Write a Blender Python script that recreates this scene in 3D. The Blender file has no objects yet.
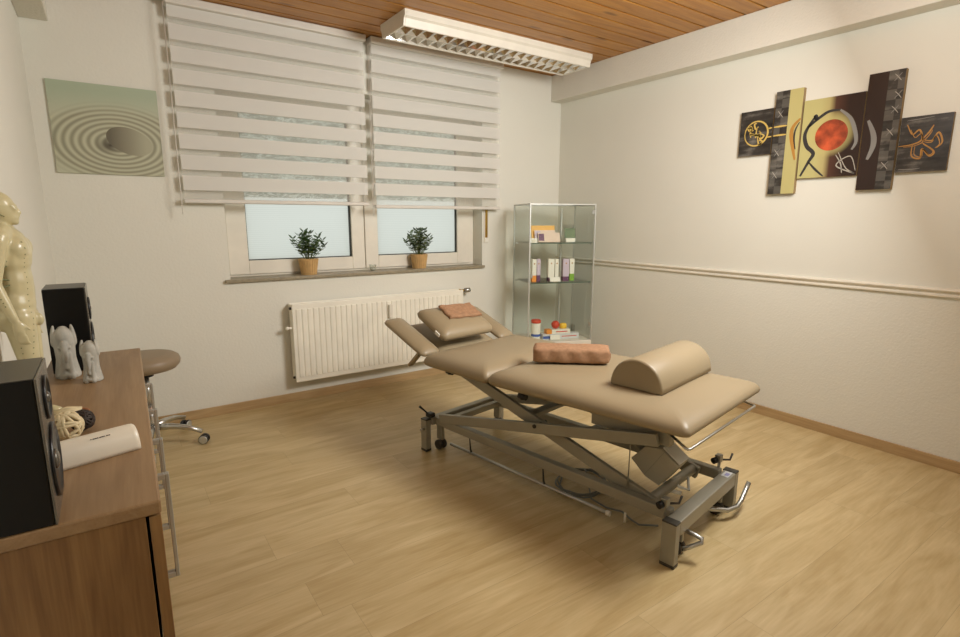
import bpy, bmesh, math, random
from mathutils import Vector, Matrix
PI = math.pi
SC = bpy.context.scene
COL = SC.collection
random.seed(7)

# ------------------------------------------------------------------ helpers
def srgb(r, g, b):
    f = lambda c: (c/255/12.92) if c/255 <= .04045 else ((c/255+.055)/1.055)**2.4
    return (f(r), f(g), f(b), 1)

class MB:
    """collects shapes in one bmesh"""
    def __init__(s): s.bm = bmesh.new(); s.mi = 0
    def face(s, vs, smooth=False):
        try:
            f = s.bm.faces.new(vs); f.smooth = smooth; f.material_index = s.mi; return f
        except ValueError: return None
    def box(s, x0, x1, y0, y1, z0, z1, M=None):
        P = [Vector((x, y, z)) for x in (x0, x1) for y in (y0, y1) for z in (z0, z1)]
        if M is not None: P = [M @ p for p in P]
        v = [s.bm.verts.new(p) for p in P]
        for q in ((0,1,3,2),(4,6,7,5),(0,4,5,1),(2,3,7,6),(0,2,6,4),(1,5,7,3)): s.face([v[i] for i in q])
        return s
    def bar(s, a, b, w, t, up=(0,0,1)):
        """rectangular bar from a to b, w across, t along 'up'"""
        a, b = Vector(a), Vector(b); d = (b-a); L = d.length; d.normalize()
        sd = d.cross(Vector(up))
        if sd.length < 1e-6: sd = d.cross(Vector((1,0,0)))
        sd.normalize(); u = sd.cross(d)
        M = Matrix(((sd.x,d.x,u.x,a.x),(sd.y,d.y,u.y,a.y),(sd.z,d.z,u.z,a.z),(0,0,0,1)))
        return s.box(-w/2, w/2, 0, L, -t/2, t/2, M)
    def tube(s, pts, r, n=12, closed=False, cap=True):
        pts = [Vector(p) for p in pts]; k = len(pts)
        rr = r if isinstance(r, (list, tuple)) else [r]*k
        rings = []; ref = None
        for i, p in enumerate(pts):
            if closed: t = pts[(i+1) % k]-pts[i-1]
            else: t = pts[min(i+1, k-1)]-pts[max(i-1, 0)]
            t.normalize()
            if ref is None:
                ref = t.cross(Vector((0,0,1)))
                if ref.length < .1: ref = t.cross(Vector((1,0,0)))
            ref = (ref - t*ref.dot(t)).normalized(); o = t.cross(ref)
            rings.append([s.bm.verts.new(p+(ref*math.cos(2*PI*j/n)+o*math.sin(2*PI*j/n))*rr[i]) for j in range(n)])
        m = k if closed else k-1
        for i in range(m):
            A, B = rings[i], rings[(i+1) % k]
            for j in range(n): s.face([A[j], A[(j+1)%n], B[(j+1)%n], B[j]], True)
        if cap and not closed:
            s.face(rings[0][::-1]); s.face(rings[-1])
        return s
    def lathe(s, prof, c=(0,0,0), n=32, M=None, cap=True):
        """prof: list of (r, z)"""
        rings = []
        for r, z in prof:
            ring = []
            for j in range(n):
                p = Vector((c[0]+r*math.cos(2*PI*j/n), c[1]+r*math.sin(2*PI*j/n), c[2]+z))
                if M is not None: p = M @ p
                ring.append(s.bm.verts.new(p))
            rings.append(ring)
        for A, B in zip(rings, rings[1:]):
            for j in range(n): s.face([A[j], A[(j+1)%n], B[(j+1)%n], B[j]], True)
        if cap: s.face(rings[0][::-1]); s.face(rings[-1])
        return s
    def ball(s, c, rx, ry=None, rz=None, n=16, M=None):
        ry = ry or rx; rz = rz or rx; m = n//2
        rings = []
        top = Vector((0,0,1)); 
        def P(v):
            v = Vector((v[0]*rx, v[1]*ry, v[2]*rz))
            if M is not None: v = M.to_3x3() @ v
            return v+Vector(c)
        for i in range(1, m):
            th = PI*i/m
            rings.append([s.bm.verts.new(P((math.sin(th)*math.cos(2*PI*j/n), math.sin(th)*math.sin(2*PI*j/n), math.cos(th)))) for j in range(n)])
        a = s.bm.verts.new(P((0,0,1))); b = s.bm.verts.new(P((0,0,-1)))
        for j in range(n):
            s.face([a, rings[0][j], rings[0][(j+1)%n]], True)
            s.face([b, rings[-1][(j+1)%n], rings[-1][j]], True)
        for A, B in zip(rings, rings[1:]):
            for j in range(n): s.face([A[j], B[j], B[(j+1)%n], A[(j+1)%n]], True)
        return s
    def prism(s, poly, vec, M=None, smooth=False):
        """poly: 3D points, extruded by vec"""
        vec = Vector(vec); P = [Vector(p) for p in poly]; Q = [p+vec for p in P]
        if M is not None: P = [M@p for p in P]; Q = [M@p for p in Q]
        A = [s.bm.verts.new(p) for p in P]; B = [s.bm.verts.new(p) for p in Q]; n = len(A)
        s.face(A[::-1]); s.face(B)
        for i in range(n): s.face([A[i], A[(i+1)%n], B[(i+1)%n], B[i]], smooth)
        return s
    def cushion(s, x0, x1, y0, y1, prof, r=.04, k=6, M=None):
        """rounded-rectangle rings: prof = [(inset, z)...] from bottom to top"""
        rings = []
        for ins, z in prof:
            a0, a1, b0, b1 = x0+ins, x1-ins, y0+ins, y1-ins
            rr = max(.004, min(r, (a1-a0)/2-.001, (b1-b0)/2-.001)); ring = []
            for cx, cy, q in ((a1-rr, b1-rr, 0), (a0+rr, b1-rr, 1), (a0+rr, b0+rr, 2), (a1-rr, b0+rr, 3)):
                for j in range(k+1):
                    t = PI/2*(q+j/k); p = Vector((cx+rr*math.cos(t), cy+rr*math.sin(t), z))
                    if M is not None: p = M @ p
                    ring.append(s.bm.verts.new(p))
            rings.append(ring)
        n = len(rings[0])
        for A, B in zip(rings, rings[1:]):
            for j in range(n): s.face([A[j], A[(j+1)%n], B[(j+1)%n], B[j]], True)
        s.face(rings[0][::-1], True); s.face(rings[-1], True)
        return s
    def build(s, name, mat, parent=None, loc=None, rot=None, bevel=0, seg=2, auto=False, sub=0):
        bmesh.ops.recalc_face_normals(s.bm, faces=s.bm.faces)
        me = bpy.data.meshes.new(name); s.bm.to_mesh(me); s.bm.free()
        o = bpy.data.objects.new(name, me); COL.objects.link(o)
        for m in (mat if isinstance(mat, (list, tuple)) else [mat]): me.materials.append(m)
        if parent: o.parent = parent
        if loc: o.location = loc
        if rot: o.rotation_euler = rot
        if bevel:
            b = o.modifiers.new('bevel', 'BEVEL'); b.width = bevel; b.segments = seg; b.limit_method = 'ANGLE'; b.angle_limit = math.radians(40)
            b.harden_normals = False
        if sub:
            m = o.modifiers.new('sub', 'SUBSURF'); m.levels = sub; m.render_levels = sub
        return o

def tag(o, label, cat=None, group=None, kind=None):
    o['label'] = label
    if cat: o['category'] = cat
    if group: o['group'] = group
    if kind: o['kind'] = kind
    return o
def thing(name, label, cat, loc=(0,0,0), rz=0, group=None, rot=None):
    o = bpy.data.objects.new(name, None); COL.objects.link(o); o.empty_display_size = .1
    o.location = loc; o.rotation_euler = rot or (0,0,rz)
    return tag(o, label, cat, group)
def structure(o): o['kind'] = 'structure'; return o
def copy_tree(o, parent=None):
    c = o.copy(); COL.objects.link(c)
    if parent: c.parent = parent
    for ch in [x for x in bpy.data.objects if x.parent == o]: copy_tree(ch, c)
    return c

# ------------------------------------------------------------------ materials
def mat(name, col=(.8,.8,.8,1), rough=.5, metal=0, spec=.5, bump=None, coat=0, noise=None):
    """bump=(scale, strength, distance); noise=(scale, amount) tints the colour"""
    m = bpy.data.materials.new(name); m.use_nodes = True
    nt = m.node_tree; b = nt.nodes['Principled BSDF']
    b.inputs['Base Color'].default_value = col; b.inputs['Roughness'].default_value = rough
    b.inputs['Metallic'].default_value = metal; b.inputs['Specular IOR Level'].default_value = spec
    b.inputs['Coat Weight'].default_value = coat
    tc = nt.nodes.new('ShaderNodeTexCoord')
    ns = noise or (6, .06)
    n = nt.nodes.new('ShaderNodeTexNoise'); n.inputs['Scale'].default_value = ns[0]; n.inputs['Detail'].default_value = 4
    nt.links.new(tc.outputs['Object'], n.inputs['Vector'])
    mr = nt.nodes.new('ShaderNodeMapRange'); mr.inputs['From Min'].default_value = .3; mr.inputs['From Max'].default_value = .7
    mr.inputs['To Min'].default_value = 1-ns[1]; mr.inputs['To Max'].default_value = 1+ns[1]
    nt.links.new(n.outputs['Fac'], mr.inputs['Value'])
    mx = nt.nodes.new('ShaderNodeVectorMath'); mx.operation = 'SCALE'; mx.inputs[0].default_value = col[:3]
    nt.links.new(mr.outputs[0], mx.inputs['Scale']); nt.links.new(mx.outputs[0], b.inputs['Base Color'])
    if bump:
        n2 = nt.nodes.new('ShaderNodeTexNoise'); n2.inputs['Scale'].default_value = bump[0]; n2.inputs['Detail'].default_value = 6
        nt.links.new(tc.outputs['Object'], n2.inputs['Vector'])
        bp = nt.nodes.new('ShaderNodeBump'); bp.inputs['Strength'].default_value = bump[1]; bp.inputs['Distance'].default_value = bump[2]
        nt.links.new(n2.outputs['Fac'], bp.inputs['Height']); nt.links.new(bp.outputs[0], b.inputs['Normal'])
    return m

def N(nt, t, **kw):
    n = nt.nodes.new(t)
    for k, v in kw.items():
        if k in n.inputs: n.inputs[k].default_value = v
        else: setattr(n, k, v)
    return n
def math_(nt, op, a, b=None, c=None):
    n = nt.nodes.new('ShaderNodeMath'); n.operation = op
    for i, v in enumerate((a, b, c)):
        if v is None: continue
        if isinstance(v, (int, float)): n.inputs[i].default_value = v
        else: nt.links.new(v, n.inputs[i])
    return n.outputs[0]
def mixc(nt, f, a, b, mode='MIX'):
    n = nt.nodes.new('ShaderNodeMix'); n.data_type = 'RGBA'; n.blend_type = mode
    for s, v in ((n.inputs[0], f), (n.inputs[6], a), (n.inputs[7], b)):
        if isinstance(v, (int, float, tuple)): s.default_value = v
        else: nt.links.new(v, s)
    return n.outputs[2]
def ramp(nt, f, stops):
    n = nt.nodes.new('ShaderNodeValToRGB'); e = n.color_ramp.elements
    while len(e) < len(stops): e.new(.5)
    for el, (p, c) in zip(e, stops): el.position = p; el.color = c
    if not isinstance(f, (int, float)): nt.links.new(f, n.inputs[0])
    return n.outputs[0]

def wood(name, c1, c2, axis='X', row=None, rowlen=1.2, rough=.45, knots=False, grain=1.0, gap=None, tone=.12, coat=0):
    """grain runs along axis (object space); row = plank width for tone changes"""
    m = bpy.data.materials.new(name); m.use_nodes = True; nt = m.node_tree; b = nt.nodes['Principled BSDF']
    tc = nt.nodes.new('ShaderNodeTexCoord'); sp = nt.nodes.new('ShaderNodeSeparateXYZ'); nt.links.new(tc.outputs['Object'], sp.inputs[0])
    ax = {'X': (0,1,2), 'Y': (1,0,2), 'Z': (2,0,1)}[axis]
    u, v, w = [sp.outputs[i] for i in ax]
    if row:
        idx = math_(nt, 'FLOOR', math_(nt, 'DIVIDE', v, row))
        off = nt.nodes.new('ShaderNodeTexWhiteNoise'); off.noise_dimensions = '1D'; nt.links.new(idx, off.inputs['W'])
        us = math_(nt, 'ADD', u, math_(nt, 'MULTIPLY', off.outputs['Value'], rowlen))
        ui = math_(nt, 'FLOOR', math_(nt, 'DIVIDE', us, rowlen))
        pid = math_(nt, 'ADD', math_(nt, 'MULTIPLY', idx, 7.31), math_(nt, 'MULTIPLY', ui, 3.17))
        wn = nt.nodes.new('ShaderNodeTexWhiteNoise'); wn.noise_dimensions = '1D'; nt.links.new(pid, wn.inputs['W'])
        rnd = wn.outputs['Value']
    else:
        rnd = None; us = u
    cb = nt.nodes.new('ShaderNodeCombineXYZ')
    nt.links.new(math_(nt, 'MULTIPLY', us, .9), cb.inputs[0]); nt.links.new(math_(nt, 'MULTIPLY', v, 9*grain), cb.inputs[1])
    if rnd is not None: nt.links.new(math_(nt, 'ADD', math_(nt, 'MULTIPLY', w, 9*grain), math_(nt, 'MULTIPLY', rnd, 20)), cb.inputs[2])
    else: nt.links.new(math_(nt, 'MULTIPLY', w, 9*grain), cb.inputs[2])
    n1 = N(nt, 'ShaderNodeTexNoise', Scale=2.2, Detail=5, Distortion=1.2); nt.links.new(cb.outputs[0], n1.inputs['Vector'])
    cb2 = nt.nodes.new('ShaderNodeVectorMath'); cb2.operation = 'MULTIPLY'; nt.links.new(cb.outputs[0], cb2.inputs[0]); cb2.inputs[1].default_value = (2.2, 6, 6)
    n2 = N(nt, 'ShaderNodeTexNoise', Scale=4, Detail=4); nt.links.new(cb2.outputs[0], n2.inputs['Vector'])
    f = math_(nt, 'ADD', math_(nt, 'MULTIPLY', n1.outputs['Fac'], .7), math_(nt, 'MULTIPLY', n2.outputs['Fac'], .3))
    f = math_(nt, 'MULTIPLY', math_(nt, 'SUBTRACT', f, .36), 3.4)
    col = ramp(nt, f, [(0, c2), (1, c1)])
    if rnd is not None:
        hs = nt.nodes.new('ShaderNodeHueSaturation')
        nt.links.new(math_(nt, 'ADD', math_(nt, 'MULTIPLY', rnd, 2*tone), 1-tone), hs.inputs['Value']); nt.links.new(col, hs.inputs['Color'])
        col = hs.outputs[0]
    if knots:
        cv = nt.nodes.new('ShaderNodeVectorMath'); cv.operation = 'MULTIPLY'; nt.links.new(tc.outputs['Object'], cv.inputs[0]); cv.inputs[1].default_value = (2.2, 7.7, 1)
        vo = N(nt, 'ShaderNodeTexVoronoi', Scale=1.0); nt.links.new(cv.outputs[0], vo.inputs['Vector'])
        kn = ramp(nt, vo.outputs['Distance'], [(0, (1,1,1,1)), (.08, (.9,.9,.9,1)), (.17, (0,0,0,1))])
        col = mixc(nt, math_(nt, 'MULTIPLY', kn, .75), col, srgb(96, 56, 24))
    if gap:
        fr = math_(nt, 'FRACT', math_(nt, 'DIVIDE', v, row)); d = math_(nt, 'MINIMUM', fr, math_(nt, 'SUBTRACT', 1, fr))
        fu = math_(nt, 'FRACT', math_(nt, 'DIVIDE', us, rowlen)); du = math_(nt, 'MINIMUM', fu, math_(nt, 'SUBTRACT', 1, fu))
        g = math_(nt, 'MAXIMUM', math_(nt, 'LESS_THAN', d, gap/row), math_(nt, 'LESS_THAN', du, gap/rowlen))
        col = mixc(nt, math_(nt, 'MULTIPLY', g, .45), col, tuple(x*.45 for x in c2[:3])+(1,))
    nt.links.new(col, b.inputs['Base Color']); b.inputs['Roughness'].default_value = rough; b.inputs['Coat Weight'].default_value = coat
    bp = N(nt, 'ShaderNodeBump', Strength=.12, Distance=.001); nt.links.new(n2.outputs['Fac'], bp.inputs['Height']); nt.links.new(bp.outputs[0], b.inputs['Normal'])
    return m

def plaster(name, col, scale, dist, split=None):
    m = bpy.data.materials.new(name); m.use_nodes = True; nt = m.node_tree; b = nt.nodes['Principled BSDF']
    b.inputs['Base Color'].default_value = col; b.inputs['Roughness'].default_value = .85; b.inputs['Specular IOR Level'].default_value = .25
    tc = nt.nodes.new('ShaderNodeTexCoord')
    n = N(nt, 'ShaderNodeTexNoise', Scale=scale, Detail=5, Roughness=.6); nt.links.new(tc.outputs['Object'], n.inputs['Vector'])
    v = N(nt, 'ShaderNodeTexVoronoi', Scale=scale*1.3); v.feature = 'SMOOTH_F1'; nt.links.new(tc.outputs['Object'], v.inputs['Vector'])
    h = math_(nt, 'ADD', n.outputs['Fac'], math_(nt, 'MULTIPLY', v.outputs['Distance'], .6))
    bp = N(nt, 'ShaderNodeBump', Strength=.6, Distance=dist); nt.links.new(h, bp.inputs['Height'])
    if split:
        sp = nt.nodes.new('ShaderNodeSeparateXYZ'); nt.links.new(tc.outputs['Object'], sp.inputs[0])
        k = math_(nt, 'LESS_THAN', sp.outputs[2], split)
        nt.links.new(math_(nt, 'ADD', math_(nt, 'MULTIPLY', k, .55), .15), bp.inputs['Strength'])
    nt.links.new(bp.outputs[0], b.inputs['Normal'])
    n3 = N(nt, 'ShaderNodeTexNoise', Scale=1.3, Detail=3); nt.links.new(tc.outputs['Object'], n3.inputs['Vector'])
    c = mixc(nt, n3.outputs['Fac'], tuple(x*.95 for x in col[:3])+(1,), tuple(min(1, x*1.05) for x in col[:3])+(1,)); nt.links.new(c, b.inputs['Base Color'])
    return m

M = {}
M['wall'] = plaster('wall_paint', srgb(226, 224, 213), 60, .0015)
M['wall_right'] = plaster('woodchip_paper', srgb(226, 224, 213), 75, .0022, split=.88)
M['beam'] = plaster('rough_beam_plaster', srgb(222, 218, 206), 70, .003)
M['floor'] = wood('light_oak_floor', srgb(202, 181, 137), srgb(177, 153, 106), 'X', row=.19, rowlen=1.28, rough=.4, grain=.55, gap=.0007, tone=.035)
M['ceiling'] = wood('pine_boards', srgb(186, 132, 60), srgb(156, 102, 42), 'X', row=.13, rowlen=3.9, rough=.4, knots=True, grain=1.1, tone=.10)
M['skirt'] = wood('oak_skirting', srgb(190, 162, 120), srgb(168, 138, 96), 'X', rough=.5)
M['skirty'] = wood('oak_skirting_side', srgb(190, 162, 120), srgb(168, 138, 96), 'Y', rough=.5)
M['desk_top'] = wood('walnut_top', srgb(162, 132, 96), srgb(140, 110, 76), 'Y', rough=.42, grain=1.2)
M['desk_side'] = wood('walnut_side', srgb(152, 116, 72), srgb(116, 82, 46), 'Z', rough=.45, grain=.9)
M['leather'] = mat('beige_leatherette', srgb(153, 137, 109), .42, spec=.45, bump=(380, .12, .0006), noise=(3, .02))
M['towel'] = mat('terry_towel', srgb(172, 134, 104), .95, spec=.1, bump=(420, 1, .004), noise=(60, .14))
M['frame'] = mat('taupe_metal', srgb(154, 150, 136), .42, metal=.3, spec=.5)
M['motor'] = mat('grey_housing', srgb(176, 170, 152), .45, spec=.5)
M['motor2'] = mat('pale_housing', srgb(228, 228, 222), .35, spec=.5)  # whitened so the motor cover looks lit; the hose shares it
M['chrome'] = mat('chrome', (.62,.62,.60,1), .3, metal=1)
M['steel'] = mat('brushed_steel', (.5,.5,.48,1), .36, metal=1)
M['alu'] = mat('anodised_aluminium', (.55,.56,.53,1), .45, metal=.7)
M['brass'] = mat('brass', srgb(196, 160, 84), .3, metal=1)
M['black'] = mat('black_plastic', srgb(22, 22, 22), .4)
M['cap'] = mat('dark_end_cap', srgb(58, 54, 46), .5)
M['speaker'] = mat('black_lacquer', srgb(11, 11, 11), .35, spec=.3)
M['speaker_top'] = mat('speaker_grey', srgb(66, 64, 60), .35)
M['silver'] = mat('silver_baffle', srgb(112, 108, 100), .26, metal=.5)
M['cone'] = mat('driver_cone', srgb(24, 26, 30), .3)
M['white'] = mat('white_lacquer', srgb(226, 220, 206), .4)
M['rad'] = mat('radiator_enamel', srgb(240, 236, 222), .35)
M['upvc'] = mat('white_frame', srgb(232, 226, 212), .35)
M['gasket'] = mat('rubber_gasket', srgb(40, 40, 38), .6)
M['sill'] = mat('stone_sill', srgb(150, 140, 118), .35, noise=(40, .15))
M['stone'] = mat('grey_soapstone', srgb(176, 174, 164), .6, bump=(60, .5, .002), noise=(22, .22))
M['figure'] = mat('ivory_vinyl', srgb(206, 196, 156), .28, spec=.6, noise=(30, .06))
M['ink'] = mat('fine_green_print', srgb(120, 128, 92), .5)
M['rattan'] = mat('pale_rattan', srgb(214, 198, 160), .6, noise=(30, .1))
M['rattan_dark'] = mat('dark_rattan', srgb(44, 32, 24), .6)
M['dish'] = mat('orange_brown_wood', srgb(168, 104, 58), .5)
M['ceramic'] = mat('cream_ceramic', srgb(232, 224, 206), .3)
M['basket'] = mat('split_wood_pot', srgb(204, 166, 110), .7, noise=(18, .14))
M['soil'] = mat('dark_soil', srgb(52, 40, 28), .9)
M['leaf'] = mat('fresh_green_leaf', srgb(92, 118, 70), .45, noise=(14, .3))
M['leaf2'] = mat('greyish_green_leaf', srgb(112, 128, 94), .5, noise=(14, .3))
M['stem'] = mat('plant_stem', srgb(94, 104, 58), .6)
M['stool_seat'] = mat('taupe_leatherette', srgb(150, 132, 108), .45, bump=(300, .1, .0006))
M['cable'] = mat('grey_cable', srgb(120, 122, 118), .5)
M['rail'] = mat('blind_rail_white', srgb(216, 211, 202), .5)
M['amber'] = mat('amber_print', srgb(238, 184, 92), .5)
M['paper'] = mat('white_card', srgb(238, 234, 222), .6)
M['orange'] = mat('orange_print', srgb(238, 150, 60), .5)
M['yellow'] = mat('yellow_print', srgb(240, 196, 60), .5)
M['purple'] = mat('plum_print', srgb(104, 62, 96), .5)
M['lilac'] = mat('lilac_print', srgb(206, 190, 206), .5)
M['green'] = mat('green_print', srgb(130, 176, 60), .5)
M['red'] = mat('red_print', srgb(204, 66, 44), .5)
M['blue'] = mat('blue_print', srgb(60, 92, 170), .5)
M['pink'] = mat('pale_pink_paper', srgb(232, 208, 190), .6)
M['label_blue'] = mat('blue_violet_sticker', srgb(150, 150, 200), .4)
M['label_white'] = mat('white_sticker', srgb(214, 214, 214), .4)
M['tubes'] = mat('fluorescent_tube', srgb(240, 240, 232), .3)
M['mirror'] = mat('louvre_mirror', (.82,.81,.78,1), .1, metal=1)

# glass kinds
def clear_glass(name, tint, refl=.09):
    m = bpy.data.materials.new(name); m.use_nodes = True; nt = m.node_tree
    nt.nodes.remove(nt.nodes['Principled BSDF']); out = nt.nodes['Material Output']
    t = N(nt, 'ShaderNodeBsdfTransparent', Color=tint); g = N(nt, 'ShaderNodeBsdfGlossy', Roughness=.02)
    fr = N(nt, 'ShaderNodeLayerWeight', Blend=.25); mx = nt.nodes.new('ShaderNodeMixShader')
    nt.links.new(math_(nt, 'ADD', math_(nt, 'MULTIPLY', fr.outputs['Fresnel'], .35), refl*.2), mx.inputs[0])
    nt.links.new(t.outputs[0], mx.inputs[1]); nt.links.new(g.outputs[0], mx.inputs[2]); nt.links.new(mx.outputs[0], out.inputs[0])
    return m
M['glass'] = clear_glass('greenish_glass', (.985,1,.985,1))
M['glass_edge'] = mat('green_glass_edge', srgb(84, 104, 90), .2)
def frosted():
    m = bpy.data.materials.new('frosted_window_film'); m.use_nodes = True; nt = m.node_tree
    nt.nodes.remove(nt.nodes['Principled BSDF']); out = nt.nodes['Material Output']
    tc = nt.nodes.new('ShaderNodeTexCoord'); sp = nt.nodes.new('ShaderNodeSeparateXYZ'); nt.links.new(tc.outputs['Object'], sp.inputs[0])
    mp = nt.nodes.new('ShaderNodeVectorMath'); mp.operation = 'MULTIPLY'; mp.inputs[1].default_value = (1, 1, 2.6); nt.links.new(tc.outputs['Object'], mp.inputs[0])
    n = N(nt, 'ShaderNodeTexNoise', Scale=7, Detail=3, Distortion=3.2); nt.links.new(mp.outputs[0], n.inputs['Vector'])
    wr = ramp(nt, n.outputs['Fac'], [(.0, (.36,.40,.36,1)), (.48, (.44,.48,.44,1)), (.55, (.84,.88,.84,1)), (.62, (.42,.46,.42,1)), (1, (.56,.60,.55,1))])
    # slats of the roller shutter outside, seen faintly through the film
    w = math_(nt, 'SINE', math_(nt, 'MULTIPLY', sp.outputs[2], 2*PI/.0135))
    low = mixc(nt, math_(nt, 'ADD', math_(nt, 'MULTIPLY', w, .5), .5), (.82,.85,.83,1), (.86,.89,.87,1))
    up = math_(nt, 'GREATER_THAN', sp.outputs[2], 1.385)
    col = mixc(nt, up, low, wr)
    tr = nt.nodes.new('ShaderNodeBsdfTranslucent'); nt.links.new(col, tr.inputs['Color'])
    gl = N(nt, 'ShaderNodeBsdfGlossy', Roughness=.15); mx = N(nt, 'ShaderNodeMixShader'); mx.inputs[0].default_value = .04
    nt.links.new(tr.outputs[0], mx.inputs[1]); nt.links.new(gl.outputs[0], mx.inputs[2]); nt.links.new(mx.outputs[0], out.inputs[0])
    return m
M['frosted'] = frosted()
def fabric(name, alpha, col):
    m = bpy.data.materials.new(name); m.use_nodes = True; nt = m.node_tree
    nt.nodes.remove(nt.nodes['Principled BSDF']); out = nt.nodes['Material Output']
    d = N(nt, 'ShaderNodeBsdfDiffuse', Color=col); t = N(nt, 'ShaderNodeBsdfTranslucent', Color=col); a = nt.nodes.new('ShaderNodeBsdfTransparent')
    m1 = nt.nodes.new('ShaderNodeMixShader'); m1.inputs[0].default_value = .25
    nt.links.new(d.outputs[0], m1.inputs[1]); nt.links.new(t.outputs[0], m1.inputs[2])
    m2 = nt.nodes.new('ShaderNodeMixShader'); m2.inputs[0].default_value = alpha
    nt.links.new(a.outputs[0], m2.inputs[1]); nt.links.new(m1.outputs[0], m2.inputs[2]); nt.links.new(m2.outputs[0], out.inputs[0])
    return m
M['band'] = fabric('opaque_blind_weave', .94, srgb(236, 234, 228)); M['sheer'] = fabric('sheer_blind_weave', .22, srgb(236, 232, 222))

# ------------------------------------------------------------------ room
XL, XR, YB, YF, ZC = -.25, 3.391, 3.66, -1.3, 2.448
ZB = 2.2375
def sbox(name, m, *b, bevel=0):
    return structure(MB().box(*b).build(name, m, bevel=bevel))
sbox('floor', M['floor'], XL-.2, XR+.2, YF-.2, YB+.35, -.1, 0)
# wooden board ceiling with v-grooves (boards run along the window wall)
c = MB(); y = -.13*12; W = .13
while y < YB+.3:
    y1 = y+W
    pts = [(y, ZC+.02), (y+.0125, ZC+.02), (y+.013, ZC+.001), (y+.0145, ZC), (y1-.002, ZC), (y1, ZC+.002), (y1, ZC+.02)]
    for (ya, za), (yb_, zb) in zip(pts, pts[1:]):
        vs = [c.bm.verts.new(p) for p in ((XL-.2, ya, za), (XR+.2, ya, za), (XR+.2, yb_, zb), (XL-.2, yb_, zb))]; c.face(vs)
    y = y1
c.box(XL-.2, XR+.2, YF-.2, YB+.3, ZC+.02, ZC+.08)
structure(c.build('ceiling', M['ceiling']))
OX0, OX1, OZ0, OZ1, YW = .615, 2.552, .85, 2.09, 3.795
c = MB()
c.box(XL-.2, OX0, YB, YB+.3, 0, ZC+.01).box(OX1, XR+.2, YB, YB+.3, 0, ZC+.01).box(OX0, OX1, YB, YB+.3, 0, OZ0).box(OX0, OX1, YB, YB+.3, OZ1, ZC+.01)
structure(c.build('wall_back', M['wall']))
sbox('wall_right', M['wall_right'], XR, XR+.2, YF-.2, YB, 0, ZC+.01)
sbox('wall_left', M['wall'], XL-.2, XL, YF-.2, YB, 0, ZC+.01)
sbox('wall_front', M['wall'], XL, XR, YF-.2, YF, 0, ZC+.01)
sbox('trim_1', M['beam'], 3.272, XR, YF, YB, ZB, ZC, bevel=.004)          # beam over the right wall
sbox('trim_2', M['beam'], XL, -.131, YF, YB, 2.227, ZC, bevel=.004)       # beam over the left wall
sbox('baseboard_back', M['skirt'], XL, XR, YB-.014, YB, 0, .058, bevel=.002)
sbox('baseboard_right', M['skirty'], XR-.014, XR, YF, YB-.014, 0, .058, bevel=.002)
sbox('baseboard_left', M['skirty'], XL, XL+.014, YF, YB-.014, 0, .058, bevel=.002)
# chair rail with profile
prof = [(0,.868),(.010,.868),(.014,.872),(.014,.880),(.009,.884),(.009,.892),(.019,.898),(.022,.904),(.019,.911),(.010,.914),(0,.914)]
structure(MB().prism([(XR-a, YF, z) for a, z in prof], (0, YB-YF, 0)).build('trim_3', M['white']))

# window: two casements in one frame
win = bpy.data.objects.new('window_1', None); COL.objects.link(win); structure(win); win.location = (0,0,0)
FX0, FX1, FZ0, FZ1 = OX0, OX1, .868, OZ1
f = MB()
f.box(FX0, FX1, YW, YW+.07, FZ0, FZ0+.035).box(FX0, FX1, YW, YW+.07, FZ1-.05, FZ1).box(FX0, FX0+.035, YW, YW+.07, FZ0+.035, FZ1-.05).box(FX1-.06, FX1, YW, YW+.07, FZ0+.035, FZ1-.05)
f.build('window_frame', M['upvc'], win, bevel=.003)
for k, (x0, x1, gx0, gx1) in enumerate(((FX0+.02, 1.572, .757, 1.474), (1.578, FX1-.04, 1.68, 2.386))):
    g0, g1, z0, z1 = .973, 1.925, FZ0+.015, FZ1-.035
    s = MB(); y0, y1 = YW-.016, YW+.045
    s.box(x0, gx0, y0, y1, z0, z1).box(gx1, x1, y0, y1, z0, z1).box(gx0, gx1, y0, y1, z0, g0).box(gx0, gx1, y0, y1, g1, z1)
    sash = s.build('casement', M['upvc'], win, bevel=.004)
    MB().box(gx0-.004, gx1+.004, YW+.012, YW+.016, g0-.004, g1+.004).build('glass_pane', M['frosted'], sash)
    q = MB(); y0, y1 = YW+.0, YW+.0115
    q.box(gx0, gx0+.005, y0, y1, g0, g1).box(gx1-.011, gx1, y0, y1, g0, g1).box(gx0, gx1, y0, y1, g0, g0+.006).box(gx0, gx1, y0, y1, g1-.006, g1)
    q.build('gasket', M['gasket'], sash)
h = MB().box(1.555, 1.595, YW-.026, YW-.016, 1.43, 1.51).tube([(1.575, YW-.026, 1.47), (1.575, YW-.05, 1.47), (1.575, YW-.055, 1.46), (1.575, YW-.055, 1.36)], .008)
h.build('window_handle', M['upvc'], win)
sill = MB().box(OX0-.03, OX1+.012, YB-.028, YW+.07, .848, .868).build('sill_board', M['sill'], win, bevel=.003)

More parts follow.
